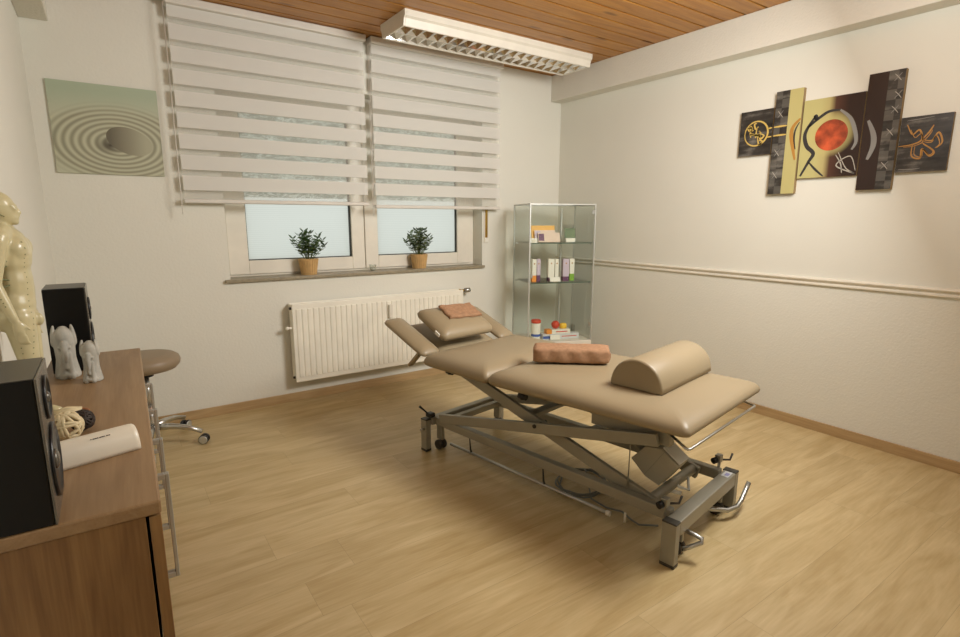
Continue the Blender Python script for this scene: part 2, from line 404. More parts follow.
# ------------------------------------------------------------------ blinds
def blind(x0, x1, zbar, label, chain_x):
    t = thing('roller_blind', label, 'blind', (0,0,0), 0, 'day and night roller blinds')
    Y0 = 3.60; ztop = 2.432
    t.location = ((x0+x1)/2, Y0, zbar); ox, oz = -(x0+x1)/2, -zbar; oy = -Y0
    MB().box(x0+ox, x1+ox, Y0-.035+oy, YB+oy, ztop-.03+oz, ztop+.014+oz).build('headrail', M['rail'], t, bevel=.008)
    m = MB()
    def strip(yy, za, zb, mi):
        m.mi = mi
        vs = [m.bm.verts.new(p) for p in ((x0+.012+ox, yy+oy, za+oz), (x1-.012+ox, yy+oy, za+oz), (x1-.012+ox, yy+oy, zb+oz), (x0+.012+ox, yy+oy, zb+oz))]; m.face(vs)
    for yy, sh in ((Y0, 0), (Y0+.03, 0)):
        zt = ztop-.025; k = 0
        bottoms = [2.343-.1165*i for i in range(9)]
        for bz in bottoms:
            tz = bz+.082
            if k == 0: strip(yy, bz, zt, 0)
            else:
                strip(yy, tz, prev, 1); strip(yy, bz, tz, 0)
            prev = bz; k += 1
        strip(yy, zbar+.012, prev, 1)
    m.build('striped_fabric', [M['band'], M['sheer']], t)
    MB().box(x0+.008+ox, x1-.008+ox, Y0-.012+oy, Y0+.042+oy, 0, .024).build('bottom_bar', M['rail'], t, bevel=.006)
    pts = [(chain_x+ox, Y0-.05+oy, ztop-.03+oz)]
    z = ztop-.03; zb = 1.27
    n = 14
    pts = [(chain_x+ox, -.012-.02, ztop-.03+oz), (chain_x+ox, -.032, zb+.02+oz)] + [(chain_x+ox+.0, -.032+.011*(1-math.cos(a*PI/6)), zb+.02+oz-.018*math.sin(a*PI/6)) for a in range(1,6)] + [(chain_x+ox, -.01, zb+.02+oz), (chain_x+ox, -.01, ztop-.03+oz)]
    MB().tube(pts, .0018, 6).build('bead_chain', M['rail'], t)
    return t
blind(.385, 1.548, 1.336, 'wide white striped roller blind over the left window half, bottom bar slightly higher side', .378)
blind(1.580, 2.695, 1.320, 'white striped roller blind over the right window half, beside the glass cabinet', 1.565)

# old belt winder on the wall right of the window
t = thing('shutter_belt', 'narrow brass coloured belt slot plate on wall right of the window under the blind', 'belt winder', (2.590, YB, 1.05))
MB().box(-.022, .022, -.006, 0, 0, .30).build('cover_plate', M['white'], t, bevel=.002)
MB().box(-.012, .010, -.010, -.006, .045, .30).build('belt', M['brass'], t)
MB().box(-.018, .018, -.012, -.006, .008, .04).build('outlet_lip', M['paper'], t, bevel=.002)

# ------------------------------------------------------------------ radiator
t = thing('radiator', 'white ribbed panel radiator on the wall below the window sill', 'radiator', (1.628, 3.60, .125))
rx0, rx1, rz0, rz1 = -.673, .673, .03, .565
MB().box(rx0, rx1, -.04, -.028, rz0, rz1).box(rx0, rx1, .028, .04, rz0, rz1).build('panel', M['rad'], t, bevel=.004)
m = MB(); n = 34; p = (rx1-rx0-.04)/n
for i in range(n):
    x = rx0+.02+p*(i+.5)
    m.prism([(x-p*.46, -.0402, rz0+.035), (x-p*.30, -.0455, rz0+.035), (x+p*.30, -.0455, rz0+.035), (x+p*.46, -.0402, rz0+.035)], (0, 0, rz1-rz0-.07))
m.build('ribs', M['rad'], t, bevel=.003)
MB().box(rx0, rx1, -.028, .028, rz1-.018, rz1-.006).build('top_grille', M['rad'], t)
for x in (rx0+.002, rx1-.006): MB().box(x, x+.004, -.028, .028, rz0+.02, rz1-.02).build('side_cover', M['rad'], t)
for z in (rz0+.03, rz1-.03): MB().tube([(rx0-.010, -.01, z), (rx0+.03, -.01, z)], .009).build('end_plug', M['cap'], t)
MB().tube([(rx0-.03, -.02, rz1-.16), (rx0+.004, -.02, rz1-.16)], .009).ball((rx0-.032, -.02, rz1-.16), .013).build('air_vent', M['rad'], t)
m = MB().tube([(rx1-.01, .0, rz1-.012), (rx1+.03, .0, rz1-.012)], .011)
m.tube([(rx1+.02, 0, rz1-.012), (rx1+.02, .058, rz1-.012)], .008)
v = m.build('valve_body', M['brass'], t)
MB().tube([(rx1+.03, 0, rz1-.012), (rx1+.038, 0, rz1-.012), (rx1+.04, 0, rz1-.012), (rx1+.082, 0, rz1-.012), (rx1+.09, 0, rz1-.012)], [.012, .012, .019, .021, .014], 16).build('valve_head', M['steel'], t)
for x in (rx0+.2, rx1-.2): MB().box(x-.015, x+.015, .04, .0595, rz0+.05, rz1-.05).build('wall_bracket', M['rad'], t)
m = MB().box(.012, .040, -.070, -.044, .41, .505).build('heat_meter', M['white'], t, bevel=.004)

# ------------------------------------------------------------------ ceiling luminaire
t = thing('ceiling_light', 'long white louvred fluorescent luminaire on the pine board ceiling by the blinds', 'ceiling light', (2.328, 3.19, 2.448))
lx, ly = .76, .15
m = MB()
prof = [(-ly-.02, 0), (-ly-.02, -.034), (-ly-.006, -.046), (-ly+.004, -.088), (-ly+.016, -.088), (-ly+.008, -.012), (ly-.008, -.012), (ly-.016, -.088), (ly-.004, -.088), (ly+.006, -.046), (ly+.02, -.034), (ly+.02, 0)]
m.prism([(-lx, a, b) for a, b in prof], (2*lx, 0, 0))
m.build('housing', M['white'], t, bevel=.0015)
endp = [(-ly-.02, 0), (-ly-.02, -.034), (-ly-.006, -.046), (-ly+.004, -.088), (ly-.004, -.088), (ly+.006, -.046), (ly+.02, -.034), (ly+.02, 0)]
for x0, x1 in ((-lx-.012, -lx), (lx, lx+.012)):
    MB().prism([(x0, a, b) for a, b in endp], (x1-x0, 0, 0)).build('end_cap', M['white'], t, bevel=.002)
# mirrored louvre: lengthwise v reflectors and cross blades
m = MB(); nb = 20; pitch = 2*lx/nb
for yc, w in ((-.128, .014), (0, .022), (.128, .014)):
    m.prism([(-lx, yc-w, -.030), (-lx, yc-.002, -.084), (-lx, yc+.002, -.084), (-lx, yc+w, -.030)], (2*lx, 0, 0))
for i in range(nb+1):
    xc = -lx+i*pitch
    a0, a1 = max(-lx, xc-.020), min(lx, xc+.020)
    for y0, y1 in ((-.128, 0), (0, .128)):
        m.prism([(a0, y0, -.034), (max(-lx, xc-.0015), y0, -.083), (min(lx, xc+.0015), y0, -.083), (a1, y0, -.034)], (0, y1-y0, 0))
m.build('louvre', M['mirror'], t)
for y in (-.064, .064): MB().tube([(-lx+.03, y, -.024), (lx-.03, y, -.024)], .009, 12).build('tube', M['tubes'], t)

# ------------------------------------------------------------------ pictures
def zen_mat():
    m = bpy.data.materials.new('zen_garden_print'); m.use_nodes = True; nt = m.node_tree; b = nt.nodes['Principled BSDF']
    tc = nt.nodes.new('ShaderNodeTexCoord'); sp = nt.nodes.new('ShaderNodeSeparateXYZ'); nt.links.new(tc.outputs['Object'], sp.inputs[0])
    x, z = sp.outputs[0], sp.outputs[2]     # print is 0..0.49 by 0..0.466
    def ell(cx, cz, rx, rz, kx=0):
        dx = math_(nt, 'DIVIDE', math_(nt, 'SUBTRACT', x, cx), rx); dz = math_(nt, 'DIVIDE', math_(nt, 'SUBTRACT', z, cz), rz)
        if kx: dz = math_(nt, 'ADD', dz, math_(nt, 'MULTIPLY', dx, kx))
        return math_(nt, 'SQRT', math_(nt, 'ADD', math_(nt, 'POWER', dx, 2), math_(nt, 'POWER', dz, 2)))
    r = ell(.285, .165, 1, .62)
    w = math_(nt, 'SINE', math_(nt, 'MULTIPLY', r, 2*PI/.036))
    ring = math_(nt, 'MULTIPLY', math_(nt, 'ADD', w, 1), .5)
    far = math_(nt, 'MULTIPLY', math_(nt, 'SUBTRACT', .36, math_(nt, 'ADD', r, math_(nt, 'MULTIPLY', z, .0))), 14)
    far = math_(nt, 'MINIMUM', math_(nt, 'MAXIMUM', far, 0), 1)
    sand = mixc(nt, ring, srgb(146, 144, 122), srgb(190, 190, 164))
    up = math_(nt, 'MINIMUM', math_(nt, 'MAXIMUM', math_(nt, 'MULTIPLY', math_(nt, 'SUBTRACT', z, .30), 8), 0), 1)
    plain = mixc(nt, up, srgb(188, 190, 166), srgb(170, 182, 158))
    col = mixc(nt, math_(nt, 'MULTIPLY', far, math_(nt, 'SUBTRACT', 1, math_(nt, 'MULTIPLY', up, .9))), plain, sand)
    dk = ell(.245, .155, .075, .052)
    col = mixc(nt, ramp(nt, dk, [(0, (1,1,1,1)), (1, (0,0,0,1))]), col, srgb(70, 62, 48))
    st = ell(.338, .182, .106, .072, .28)
    lit = ramp(nt, math_(nt, 'MULTIPLY', math_(nt, 'SUBTRACT', x, .25), 6), [(0, srgb(104, 98, 82)), (.6, srgb(150, 146, 124)), (1, srgb(172, 170, 146))])
    col = mixc(nt, math_(nt, 'LESS_THAN', st, 1), col, lit)
    nt.links.new(col, b.inputs['Base Color']); b.inputs['Roughness'].default_value = .5
    return m
zen = MB().box(0, .490, -.012, 0, 0, .466).build('wall_picture', zen_mat(), loc=(-.178, YB, 1.484), bevel=.001)
tag(zen, 'square pale green print of a pebble in raked sand rings, left of the blinds', 'picture')

PX = XR
def pan_mat(name, kind):
    m = bpy.data.materials.new(name); m.use_nodes = True; nt = m.node_tree; b = nt.nodes['Principled BSDF']
    tc = nt.nodes.new('ShaderNodeTexCoord'); sp = nt.nodes.new('ShaderNodeSeparateXYZ'); nt.links.new(tc.outputs['Object'], sp.inputs[0])
    y, z = sp.outputs[1], sp.outputs[2]
    n = N(nt, 'ShaderNodeTexNoise', Scale=9, Detail=6, Roughness=.65); nt.links.new(tc.outputs['Object'], n.inputs['Vector'])
    n2v = nt.nodes.new('ShaderNodeVectorMath'); n2v.operation = 'MULTIPLY'; n2v.inputs[1].default_value = (1, 2, 16); nt.links.new(tc.outputs['Object'], n2v.inputs[0])
    n2 = N(nt, 'ShaderNodeTexNoise', Scale=2, Detail=4); nt.links.new(n2v.outputs[0], n2.inputs['Vector'])
    f = math_(nt, 'ADD', math_(nt, 'MULTIPLY', n.outputs['Fac'], .5), math_(nt, 'MULTIPLY', n2.outputs['Fac'], .5))
    dark = ramp(nt, f, [(.36, srgb(26, 22, 20)), (.52, srgb(58, 54, 50)), (.66, srgb(124, 120, 112))])
    ch = N(nt, 'ShaderNodeTexChecker', Scale=1); cv = nt.nodes.new('ShaderNodeVectorMath'); cv.operation = 'MULTIPLY'; cv.inputs[1].default_value = (1, 24, 20); nt.links.new(tc.outputs['Object'], cv.inputs[0]); nt.links.new(cv.outputs[0], ch.inputs['Vector'])
    chk = mixc(nt, math_(nt, 'MULTIPLY', ch.outputs['Fac'], .4), dark, srgb(120, 116, 108))
    if kind == 'dark': col = dark
    if kind == 'left': col = mixc(nt, math_(nt, 'LESS_THAN', y, 0), chk, srgb(188, 178, 120))
    if kind == 'right': col = mixc(nt, math_(nt, 'LESS_THAN', y, .0), srgb(44, 28, 22), chk)
    if kind == 'mid':
        col = ramp(nt, math_(nt, 'ADD', math_(nt, 'MULTIPLY', y, -3.1), .5), [(.30, srgb(188, 180, 122)), (.44, srgb(180, 166, 112)), (.54, srgb(80, 50, 38)), (.75, srgb(42, 26, 20))])
        d = math_(nt, 'SQRT', math_(nt, 'ADD', math_(nt, 'POWER', y, 2), math_(nt, 'POWER', math_(nt, 'SUBTRACT', z, .02), 2)))
        halo = ramp(nt, math_(nt, 'MULTIPLY', d, 7), [(.55, (1,1,1,1)), (.72, (.6,.6,.6,1)), (.9, (0,0,0,1))])
        col = mixc(nt, math_(nt, 'MULTIPLY', halo, .8), col, srgb(192, 180, 118))
    nt.links.new(col, b.inputs['Base Color']); b.inputs['Roughness'].default_value = .4
    return m
M['p_yellow'] = mat('gold_paint', srgb(208, 178, 96), .5); M['p_gold'] = mat('ochre_paint', srgb(178, 128, 58), .5)
M['p_dark'] = mat('charcoal_paint', srgb(52, 50, 50), .5); M['p_grey'] = mat('grey_paint', srgb(132, 130, 126), .5); M['p_white'] = mat('chalk_paint', srgb(178, 172, 160), .5)
M['p_red'] = mat('red_orange_paint', srgb(170, 74, 42), .45, noise=(16, .6))
M['p_side'] = mat('canvas_edge', srgb(150, 126, 88), .8)
def panel(name, label, kind, y0, y1, z0, z1, th, yc=None):
    """canvas on the right wall, local origin at (PX, yc, zmid)"""
    yc = (y0+y1)/2 if yc is None else yc; zc = (z0+z1)/2
    t = thing('canvas_panel', label, 'picture', (PX, yc, zc), 0, 'five part abstract canvas on the right wall')
    MB().box(-th+.002, 0, y0-yc, y1-yc, z0-zc, z1-zc).build('stretcher', M['p_side'], t)
    MB().box(-th, -th+.0018, y0-yc, y1-yc, z0-zc, z1-zc).build('painted_face', pan_mat('painting_'+name, kind), t)
    def stroke(pts, r, m, nm='painted_line'):
        s = MB(); P = [Vector((0, y-yc, z-zc)) for y, z in pts]; Q = []
        for i in range(len(P)-1):                                   # Catmull-Rom through the points
            a, b, c_, d = P[max(i-1, 0)], P[i], P[i+1], P[min(i+2, len(P)-1)]
            for k in range(6):
                u = k/6; Q.append(.5*((2*b)+(-a+c_)*u+(2*a-5*b+4*c_-d)*u*u+(-a+3*b-3*c_+d)*u**3))
        Q.append(P[-1]); L, R = [], []
        for i, q in enumerate(Q):
            tn = (Q[min(i+1, len(Q)-1)]-Q[max(i-1, 0)]).normalized(); nn = Vector((0, -tn.z, tn.y))
            w = r*(.45+.55*math.sin(PI*min(1, max(0, i/(len(Q)-1)))))
            L.append((-th-.0008, (q+nn*w).y, (q+nn*w).z)); R.append((-th-.0008, (q-nn*w).y, (q-nn*w).z))
        A = [s.bm.verts.new(p) for p in L]; B = [s.bm.verts.new(p) for p in R]
        A2 = [s.bm.verts.new((-th, p[1], p[2])) for p in L]; B2 = [s.bm.verts.new((-th, p[1], p[2])) for p in R]
        for i in range(len(A)-1):
            s.face([A[i], A[i+1], B[i+1], B[i]]); s.face([A[i], A[i+1], A2[i+1], A2[i]]); s.face([B[i], B[i+1], B2[i+1], B2[i]])
        return s.build(nm, m, t)
    return t, stroke, yc, zc, th
def disc(t, y, z, ry, rz, th, m, nm, layer=.0006):
    s = MB(); n = 40
    s.prism([(-th, y+ry*math.cos(2*PI*j/n), z+rz*math.sin(2*PI*j/n)) for j in range(n)], (-layer, 0, 0)); return s.build(nm, m, t)
t, st, yc, zc, th = panel('a', 'small dark canvas with a yellow coiled circle, leftmost of the five wall canvases', 'dark', 1.776, 1.978, 1.638, 1.905, .02)
c5 = (1.873, 1.768)
st([(c5[0]+.072*math.cos(a*PI/8), c5[1]+.072*math.sin(a*PI/8)) for a in range(17)], .005, M['p_yellow'])
for k in range(9):
    a = k*2.4; rr = .018+.004*k
    q = (c5[0]+rr*math.cos(a), c5[1]+rr*math.sin(a))
    st([q, (q[0]+.02*math.cos(a*1.7), q[1]+.022*math.sin(a*1.7)), (q[0]+.03*math.cos(a*1.7+1.2), q[1]+.028*math.sin(a*1.7+1.2)), (q[0]+.012, q[1]+.02)], .005, M['p_yellow'])
for z in (1.79, 1.74): st([(1.804, z-.001), (1.79, z), (1.7765, z+.001)], .004, M['p_yellow'])
t, st, yc, zc, th = panel('b', 'tall canvas half dark checks half yellow, left of the red ball canvas', 'left', 1.611, 1.763, 1.399, 1.989, .03, 1.685)
for z in (1.79, 1.74): st([(1.762, z), (1.72, z+.001), (1.686, z+.001)], .005, M['p_yellow'])
st([(1.613, 1.82), (1.65, 1.778), (1.655, 1.73), (1.640, 1.66), (1.622, 1.59)], .011, M['p_gold'])
st([(1.616, 1.80), (1.635, 1.76), (1.638, 1.71), (1.626, 1.65)], .005, M['p_dark'])
for z in (1.86, 1.64, 1.51):
    st([(1.745, z+.02), (1.73, z), (1.715, z-.02)], .0016, M['p_white']); st([(1.715, z+.02), (1.73, z), (1.745, z-.02)], .0016, M['p_grey'])
t, st, yc, zc, th = panel('c', 'widest canvas with a red ball clasped by long dark limbs, centre of the five', 'mid', 1.298, 1.604, 1.483, 1.913, .02)
disc(t, 1.445-yc, 1.709-zc, .083, .083, th, M['p_red'], 'painted_ball')
st([(1.587, 1.495), (1.549, 1.573), (1.528, 1.618), (1.567, 1.661), (1.584, 1.716), (1.573, 1.761), (1.537, 1.821)], .011, M['p_dark'])
st([(1.549, 1.573), (1.51, 1.53), (1.463, 1.488)], .006, M['p_dark'])
st([(1.573, 1.761), (1.529, 1.80), (1.471, 1.836), (1.412, 1.837)], .008, M['p_dark'])
st([(1.412, 1.837), (1.36, 1.789), (1.33, 1.722), (1.318, 1.66), (1.335, 1.62)], .010, M['p_grey'])
st([(1.398, 1.612), (1.353, 1.526), (1.308, 1.495), (1.402, 1.542), (1.337, 1.587), (1.304, 1.509)], .003, M['p_white'])
st([(1.41, 1.60), (1.38, 1.55), (1.37, 1.50)], .003, M['p_white'])
st([(1.542, 1.828), (1.535, 1.818), (1.53, 1.80)], .012, M['p_dark'])
t, st, yc, zc, th = panel('d', 'tallest brown canvas with grey checks and a grey crescent, right of the red ball', 'right', 1.130, 1.288, 1.404, 1.990, .03, 1.2)
st([(1.268, 1.76), (1.237, 1.687), (1.232, 1.626), (1.252, 1.56)], .013, M['p_grey'])
for y, z in ((1.156, 1.80), (1.170, 1.525), (1.165, 1.691), (1.160, 1.955), (1.15, 1.87)):
    st([(y-.015, z+.018), (y, z), (y+.015, z-.018)], .0018, M['p_grey']); st([(y+.015, z+.016), (y, z), (y-.015, z-.02)], .0018, M['p_white'])
t, st, yc, zc, th = panel('e', 'small dark canvas with orange branching lines in a circle, rightmost of the five', 'dark', .916, 1.123, 1.483, 1.752, .02)
disc(t, 1.002-yc, 1.62-zc, .066, .070, th, M['p_dark'], 'painted_circle', .0004)
for P in ([(1.122, 1.613), (1.064, 1.618), (1.028, 1.639), (1.043, 1.686), (1.07, 1.667), (1.096, 1.716)], [(1.028, 1.639), (1.003, 1.67), (.988, 1.702)], [(1.028, 1.639), (.988, 1.629), (.965, 1.665), (.946, 1.619), (.965, 1.593)], [(1.064, 1.618), (1.062, 1.563), (1.026, 1.548), (1.022, 1.593), (.989, 1.556), (.973, 1.577), (1.025, 1.622)]):
    st(P, .0038, M['p_gold'])
    st([(y*.82+1.0*.18, z*.8+1.615*.2-.006) for y, z in P], .0022, M['p_gold'])
st([(1.10, 1.735), (1.04, 1.738), (.99, 1.742)], .0015, M['p_grey']); st([(1.11, 1.50), (1.06, 1.497), (1.02, 1.50)], .002, M['p_grey'])

# ------------------------------------------------------------------ treatment table
# local frame: x across (0 = left leg face), y towards the head end, z up
BA = math.atan2(.1795, .9838); P0 = Vector((1.561, 1.025, 0)); CX, CY = .30, .70
Bx = Vector((math.cos(BA), math.sin(BA), 0)); By = Vector((-math.sin(BA), math.cos(BA), 0))
def B(x, y, z): return (x-CX, y-CY, z)                 # table coordinates -> its Empty's local space
def BW(x, y, z): return P0+Bx*x+By*y+Vector((0,0,z))   # -> world
bed = thing('treatment_table', 'beige padded height adjustable treatment table on a grey metal scissor frame', 'treatment table', tuple(BW(CX, CY, 0)), BA)
def T(x0, x1, y0, y1, z0, z1, mb=None):
    return (mb or MB()).box(x0-CX, x1-CX, y0-CY, y1-CY, z0, z1)
PROF = [(.05, 0), (.018, .003), (.004, .013), (.0, .026), (.003, .042), (.012, .057), (.028, .070), (.05, .079), (.08, .085), (.12, .089), (.17, .091)]
ML, MR = -.057, .657
def padprof(z, k=1, q=.95): return [(i, z+h*q) for i, h in PROF]
fp = MB().cushion(ML-CX, MR-CX, -.04-CY, .893-CY, padprof(.503), r=.02)
for v in fp.bm.verts:                                   # the pad gets a little thinner towards the foot end
    f_ = (.893-CY-v.co.y)/.933; v.co.z = .5935-(.5935-v.co.z)*(1-.22*f_)
fp.build('foot_pad', M['leather'], bed)
MB().cushion(ML-CX, MR-CX, .897-CY, 1.352-CY, padprof(.503), r=.02).build('back_pad', M['leather'], bed)
# head section: middle pad and two side arm pads, all tilted up from the hinge
HM = Matrix.Translation(Vector(B(0, 1.352, .535))) @ Matrix.Rotation(math.radians(20), 4, 'X')
def hp(w): return [(min(i, w*.48), h*.62-.025) for i, h in PROF if i < w*.48]
HA = Matrix.Translation(Vector(B(0, 1.352, .535))) @ Matrix.Rotation(math.radians(21.5), 4, 'X')
for x0, x1 in ((ML, .072), (.528, MR)):
    MB().cushion(x0, x1, .006, .375, [(i, h*.56+.004) for i, h in PROF if i < .045 or h < .01]+[(.055, .56*.082+.004)], r=.03, M=HA).build('arm_pad', M['leather'], bed)
HC = Matrix.Translation(Vector(B(0, 1.352, .530))) @ Matrix.Rotation(math.radians(17), 4, 'X')
MB().cushion(.078, .522, .006, .37, [(i, h*.55-.022) for i, h in PROF], r=.04, M=HC).build('head_pad', M['leather'], bed)
# boards under the pads
m = MB(); T(ML+.10, MR-.10, .08, .84, .490, .525, m); T(ML+.10, MR-.10, .95, 1.29, .490, .505, m)
m.build('support_board', M['cap'], bed)
# base frame
leg = dict()
for (x0, x1, y0, y1, zt) in ((0, .035, 0, .055, .172), (.565, .600, 0, .055, .172), (0, .034, 1.40, 1.445, .178), (.586, .62, 1.40, 1.445, .178)):
    L = T(x0, x1, y0, y1, .012, zt).build('leg', M['frame'], bed, bevel=.003)
    m = T(x0-.001, x1+.001, y0-.001, y1+.001, .0, .014); m.build('rubber_foot', M['cap'], L, bevel=.003)
    T(x0-.0005, x1+.0005, y0-.0005, y1+.0005, zt-.001, zt+.006).build('end_cap', M['cap'], L, bevel=.002)
T(.035, .565, .0, .052, .118, .176).build('cross_beam', M['frame'], bed, bevel=.004)
T(.035, .586, 1.385, 1.425, .148, .19).build('cross_beam', M['frame'], bed, bevel=.004)
T(.075, .52, 1.32, 1.352, .155, .188).build('cross_beam', M['frame'], bed, bevel=.004)
for x in (.055, .51): T(x, x+.038, .052, 1.385, .146, .190).build('side_rail', M['frame'], bed, bevel=.004)
# scissor arms
for x in (.062, .536):
    m = MB().bar(B(x, 1.352, .190), B(x, .12, .445), .022, .050); m.build('scissor_arm', M['frame'], bed, bevel=.004)
for x in (.108, .490):
    m = MB().bar(B(x, 1.27, .485), B(x, .13, .158), .022, .056); m.build('scissor_arm', M['frame'], bed, bevel=.004)
for x0, x1 in ((.045, .13), (.475, .56)): MB().tube([B(x0, .695, .337), B(x1, .695, .337)], .009).build('pivot_bolt', M['black'], bed)
MB().tube([B(.118, .155, .172), B(.48, .155, .172)], .021, 24).build('roller', M['frame'], bed)
MB().tube([B(.10, 1.24, .478), B(.50, 1.24, .478)], .014, 16).build('upper_axle', M['frame'], bed)
MB().bar(B(.12, .78, .348), B(.48, .78, .348), .05, .02).build('stiffener', M['frame'], bed, bevel=.003)
# upper frame under the foot pad
for x in (.085, .475): T(x, x+.04, .085, .425, .418, .488).build('upper_rail', M['frame'], bed, bevel=.003)
T(.16, .44, .84, .87, .44, .488).build('upper_cross_rail', M['frame'], bed, bevel=.003)
for x in (.16, .42): MB().bar(B(x, .43, .474), B(x, 1.33, .474), .035, .026).build('back_rail', M['cap'], bed, bevel=.003)
for (x, y) in ((.06, 1.27), (.03, .75)):
    MB().tube([B(x, y, .455), B(x, y, .504)], .012).tube([B(x, y-.02, .468), B(x, y+.02, .468)], .014).build('clamp_knob', M['black'], bed)
MB().bar(B(-.02, 1.40, .57), B(-.02, 1.50, .475), .03, .016).build('release_lever', M['leather'], bed, bevel=.003)
# lifting motor
poly = [(.302,.263), (.239,.336), (.171,.345), (.097,.294), (.173,.185), (.236,.205)]
mo = MB().prism([B(.205, y, z+.003) for y, z in poly], (.098, 0, 0))
mo = mo.build('lifting_motor', M['motor'], bed, bevel=.004)
MB().bar(B(.2045, .158, .338), B(.2045, .238, .214), .0015, .002).build('housing_seam', M['frame'], mo)
n_ = Vector((0, .294-.345, -(.097-.171))).normalized()
q = MB(); dy, dz = -.012*.57, .012*.82
q.prism([B(.212, .170, .3495), B(.212, .098, .2995), B(.212, .094, .306), B(.212, .166, .356)], (.085, 0, 0))
q.build('lit_motor_cover', M['motor2'], mo, bevel=.003)  # light on this face is put into its paler colour
q = MB().tube([B(.27, .26, .29), B(.27, .40, .36), B(.27, .56, .44), B(.27, .70, .478)], .018, 14); q.build('actuator_rod', M['steel'], mo)
q = MB()
q.tube([B(.30, .165, .19), B(.30, .13, .165), B(.33, .10, .15), B(.36, .12, .19)], .006); q.tube([B(.26, .18, .19), B(.27, .15, .15), B(.30, .12, .14)], .008)
q.build('hose', M['motor2'], mo)
MB().tube([B(.09, .245, .43), B(.092, .247, .33), B(.088, .246, .20)], .0025, 8).build('hanging_wire', M['frame'], bed)
MB().bar(B(.21, .52, .31), B(.40, .52, .31), .05, .012).build('stiffener', M['frame'], bed, bevel=.002)
# casters with lifting pedals
def caster(x, y, s=1, big=.027, twin=True):
    c = MB().box(x-.010-CX, x+.010-CX, y-.022-CY, y+.022-CY, .055, .117 if y < .5 else .147).build('caster', M['frame'], bed, bevel=.003)
    for dx in (-.0155, .0155):
        Mw = Matrix.Translation(Vector(B(x+dx, y, big))) @ Matrix.Rotation(PI/2, 4, 'Y')
        MB().lathe([(big*.5, -.009), (big*.93, -.008), (big, -.004), (big, .004), (big*.93, .008), (big*.5, .009)], M=Mw, n=24).build('caster_wheel', M['cap'], c)
    MB().tube([B(x-.022, y, big), B(x+.022, y, big)], .006).build('wheel_hub', M['steel'], c)
for x, y in ((.090, 1.385), (.55, 1.39), (.108, .040), (.50, .048)): caster(x, y)
# raising levers: black knob and bent handle
def lever(x, y, s):
    l = MB().bar(B(x, y, .17), B(x-.005*s, y-.005, .232), .012, .006).box(x-.018-CX, x+.012-CX, y-.012-CY, y+.012-CY, .215, .248).build('lift_lever', M['frame'], bed, bevel=.002)
    MB().tube([B(x+.005, y, .222), B(x+.045, y-.03, .218), B(x+.058, y-.034, .245)], .0045, 8).build('lever_handle', M['cap'], l)
    MB().tube([B(x-.018, y+.004, .228), B(x-.036, y+.012, .224)], .013, 14).build('lever_knob', M['black'], l)
lever(.036, .062, 1); lever(.545, .068, 1)
l = MB().box(.02-CX, .058-CX, 1.388-CY, 1.43-CY, .19, .215).build('lift_lever', M['black'], bed, bevel=.006)
MB().tube([B(.03, 1.41, .205), B(.005, 1.425, .235), B(-.012, 1.44, .255)], [.004, .005, .007], 10).build('lever_handle', M['black'], l)
MB().tube([B(-.022, 1.42, .128), B(.0, 1.42, .128)], .007, 12).build('frame_bolt', M['steel'], bed)
# foot pedals of the brakes (bent tubes)
MB().tube([B(.112, .035, .104), B(.118, -.02, .098), B(.118, -.048, .093), B(.108, -.052, .085), B(.088, -.02, .062), B(.074, .002, .050)], .0085, 12).build('brake_pedal', M['steel'], bed)
MB().tube([B(.40, .05, .058), B(.44, .02, .052), B(.47, -.01, .047), B(.52, -.03, .05), B(.570, -.03, .060), B(.61, -.03, .090), B(.645, -.03, .115)], .010, 12).build('brake_pedal', M['steel'], bed)
# foot switch rod along the left side
sw = MB().tube([B(.088, 1.30, .052), B(.088, .325, .052)], .0075, 12).build('switch_rod', M['steel'], bed)
MB().tube([B(.088, .335, .052), B(.088, .317, .052)], .011, 12).build('rod_cap', M['white'], sw)
for y in (1.14, .66): MB().tube([B(.088, y, .056), B(.086, y+.004, .07), B(.080, y+.006, .147)], [.006, .005, .0025], 8).build('rod_hanger', M['cap'], sw)
MB().tube([B(.088, .25, .045), B(.088, .25, .085)], .005, 8).build('cable_clip', M['white'], bed)
# paper roll bar under the foot end
MB().tube([B(.055, .07, .483), B(-.012, -.015, .48), B(-.017, -.026, .48), B(-.010, -.031, .48), B(.595, -.037, .48), B(.603, -.035, .48), B(.606, -.028, .48), B(.62, .02, .483), B(.60, .07, .483)], .005, 12).build('roll_bar', M['chrome'], bed)
# stickers
T(.50, .556, .010, .040, .1762, .1768).build('sticker', M['label_white'], bed)
T(.512, .540, .014, .030, .1769, .1773).build('sticker', M['label_blue'], bed)
# mains cable loops on the floor under the frame
for R_, cx, cy in ((.13, .30, .60),):
    pts = []
    for i in range(0, 100):
        a = i*2*PI/32; r = .115+.010*math.sin(i*.37)+.005*math.cos(i*.9)
        pts.append(BW(cx+r*1.15*math.cos(a)+.01*math.sin(i*.21), cy+r*.95*math.sin(a), .0065+.004*(i//32)+ (.003 if i % 32 > 16 else 0)))
    pts += [BW(.20, .48, .012), BW(.19, .40, .0065), BW(.21, .33, .0065), BW(.18, .27, .0065), BW(.17, .23, .0065), BW(.22, .17, .0065)]
    Q = []
    for i in range(len(pts)): Q.append(pts[i])
    cb = MB().tube(Q, .0042, 8).build('power_cable', M['cable'])
    tag(cb, 'grey power cable coiled in loops on the floor under the treatment table', 'cable')

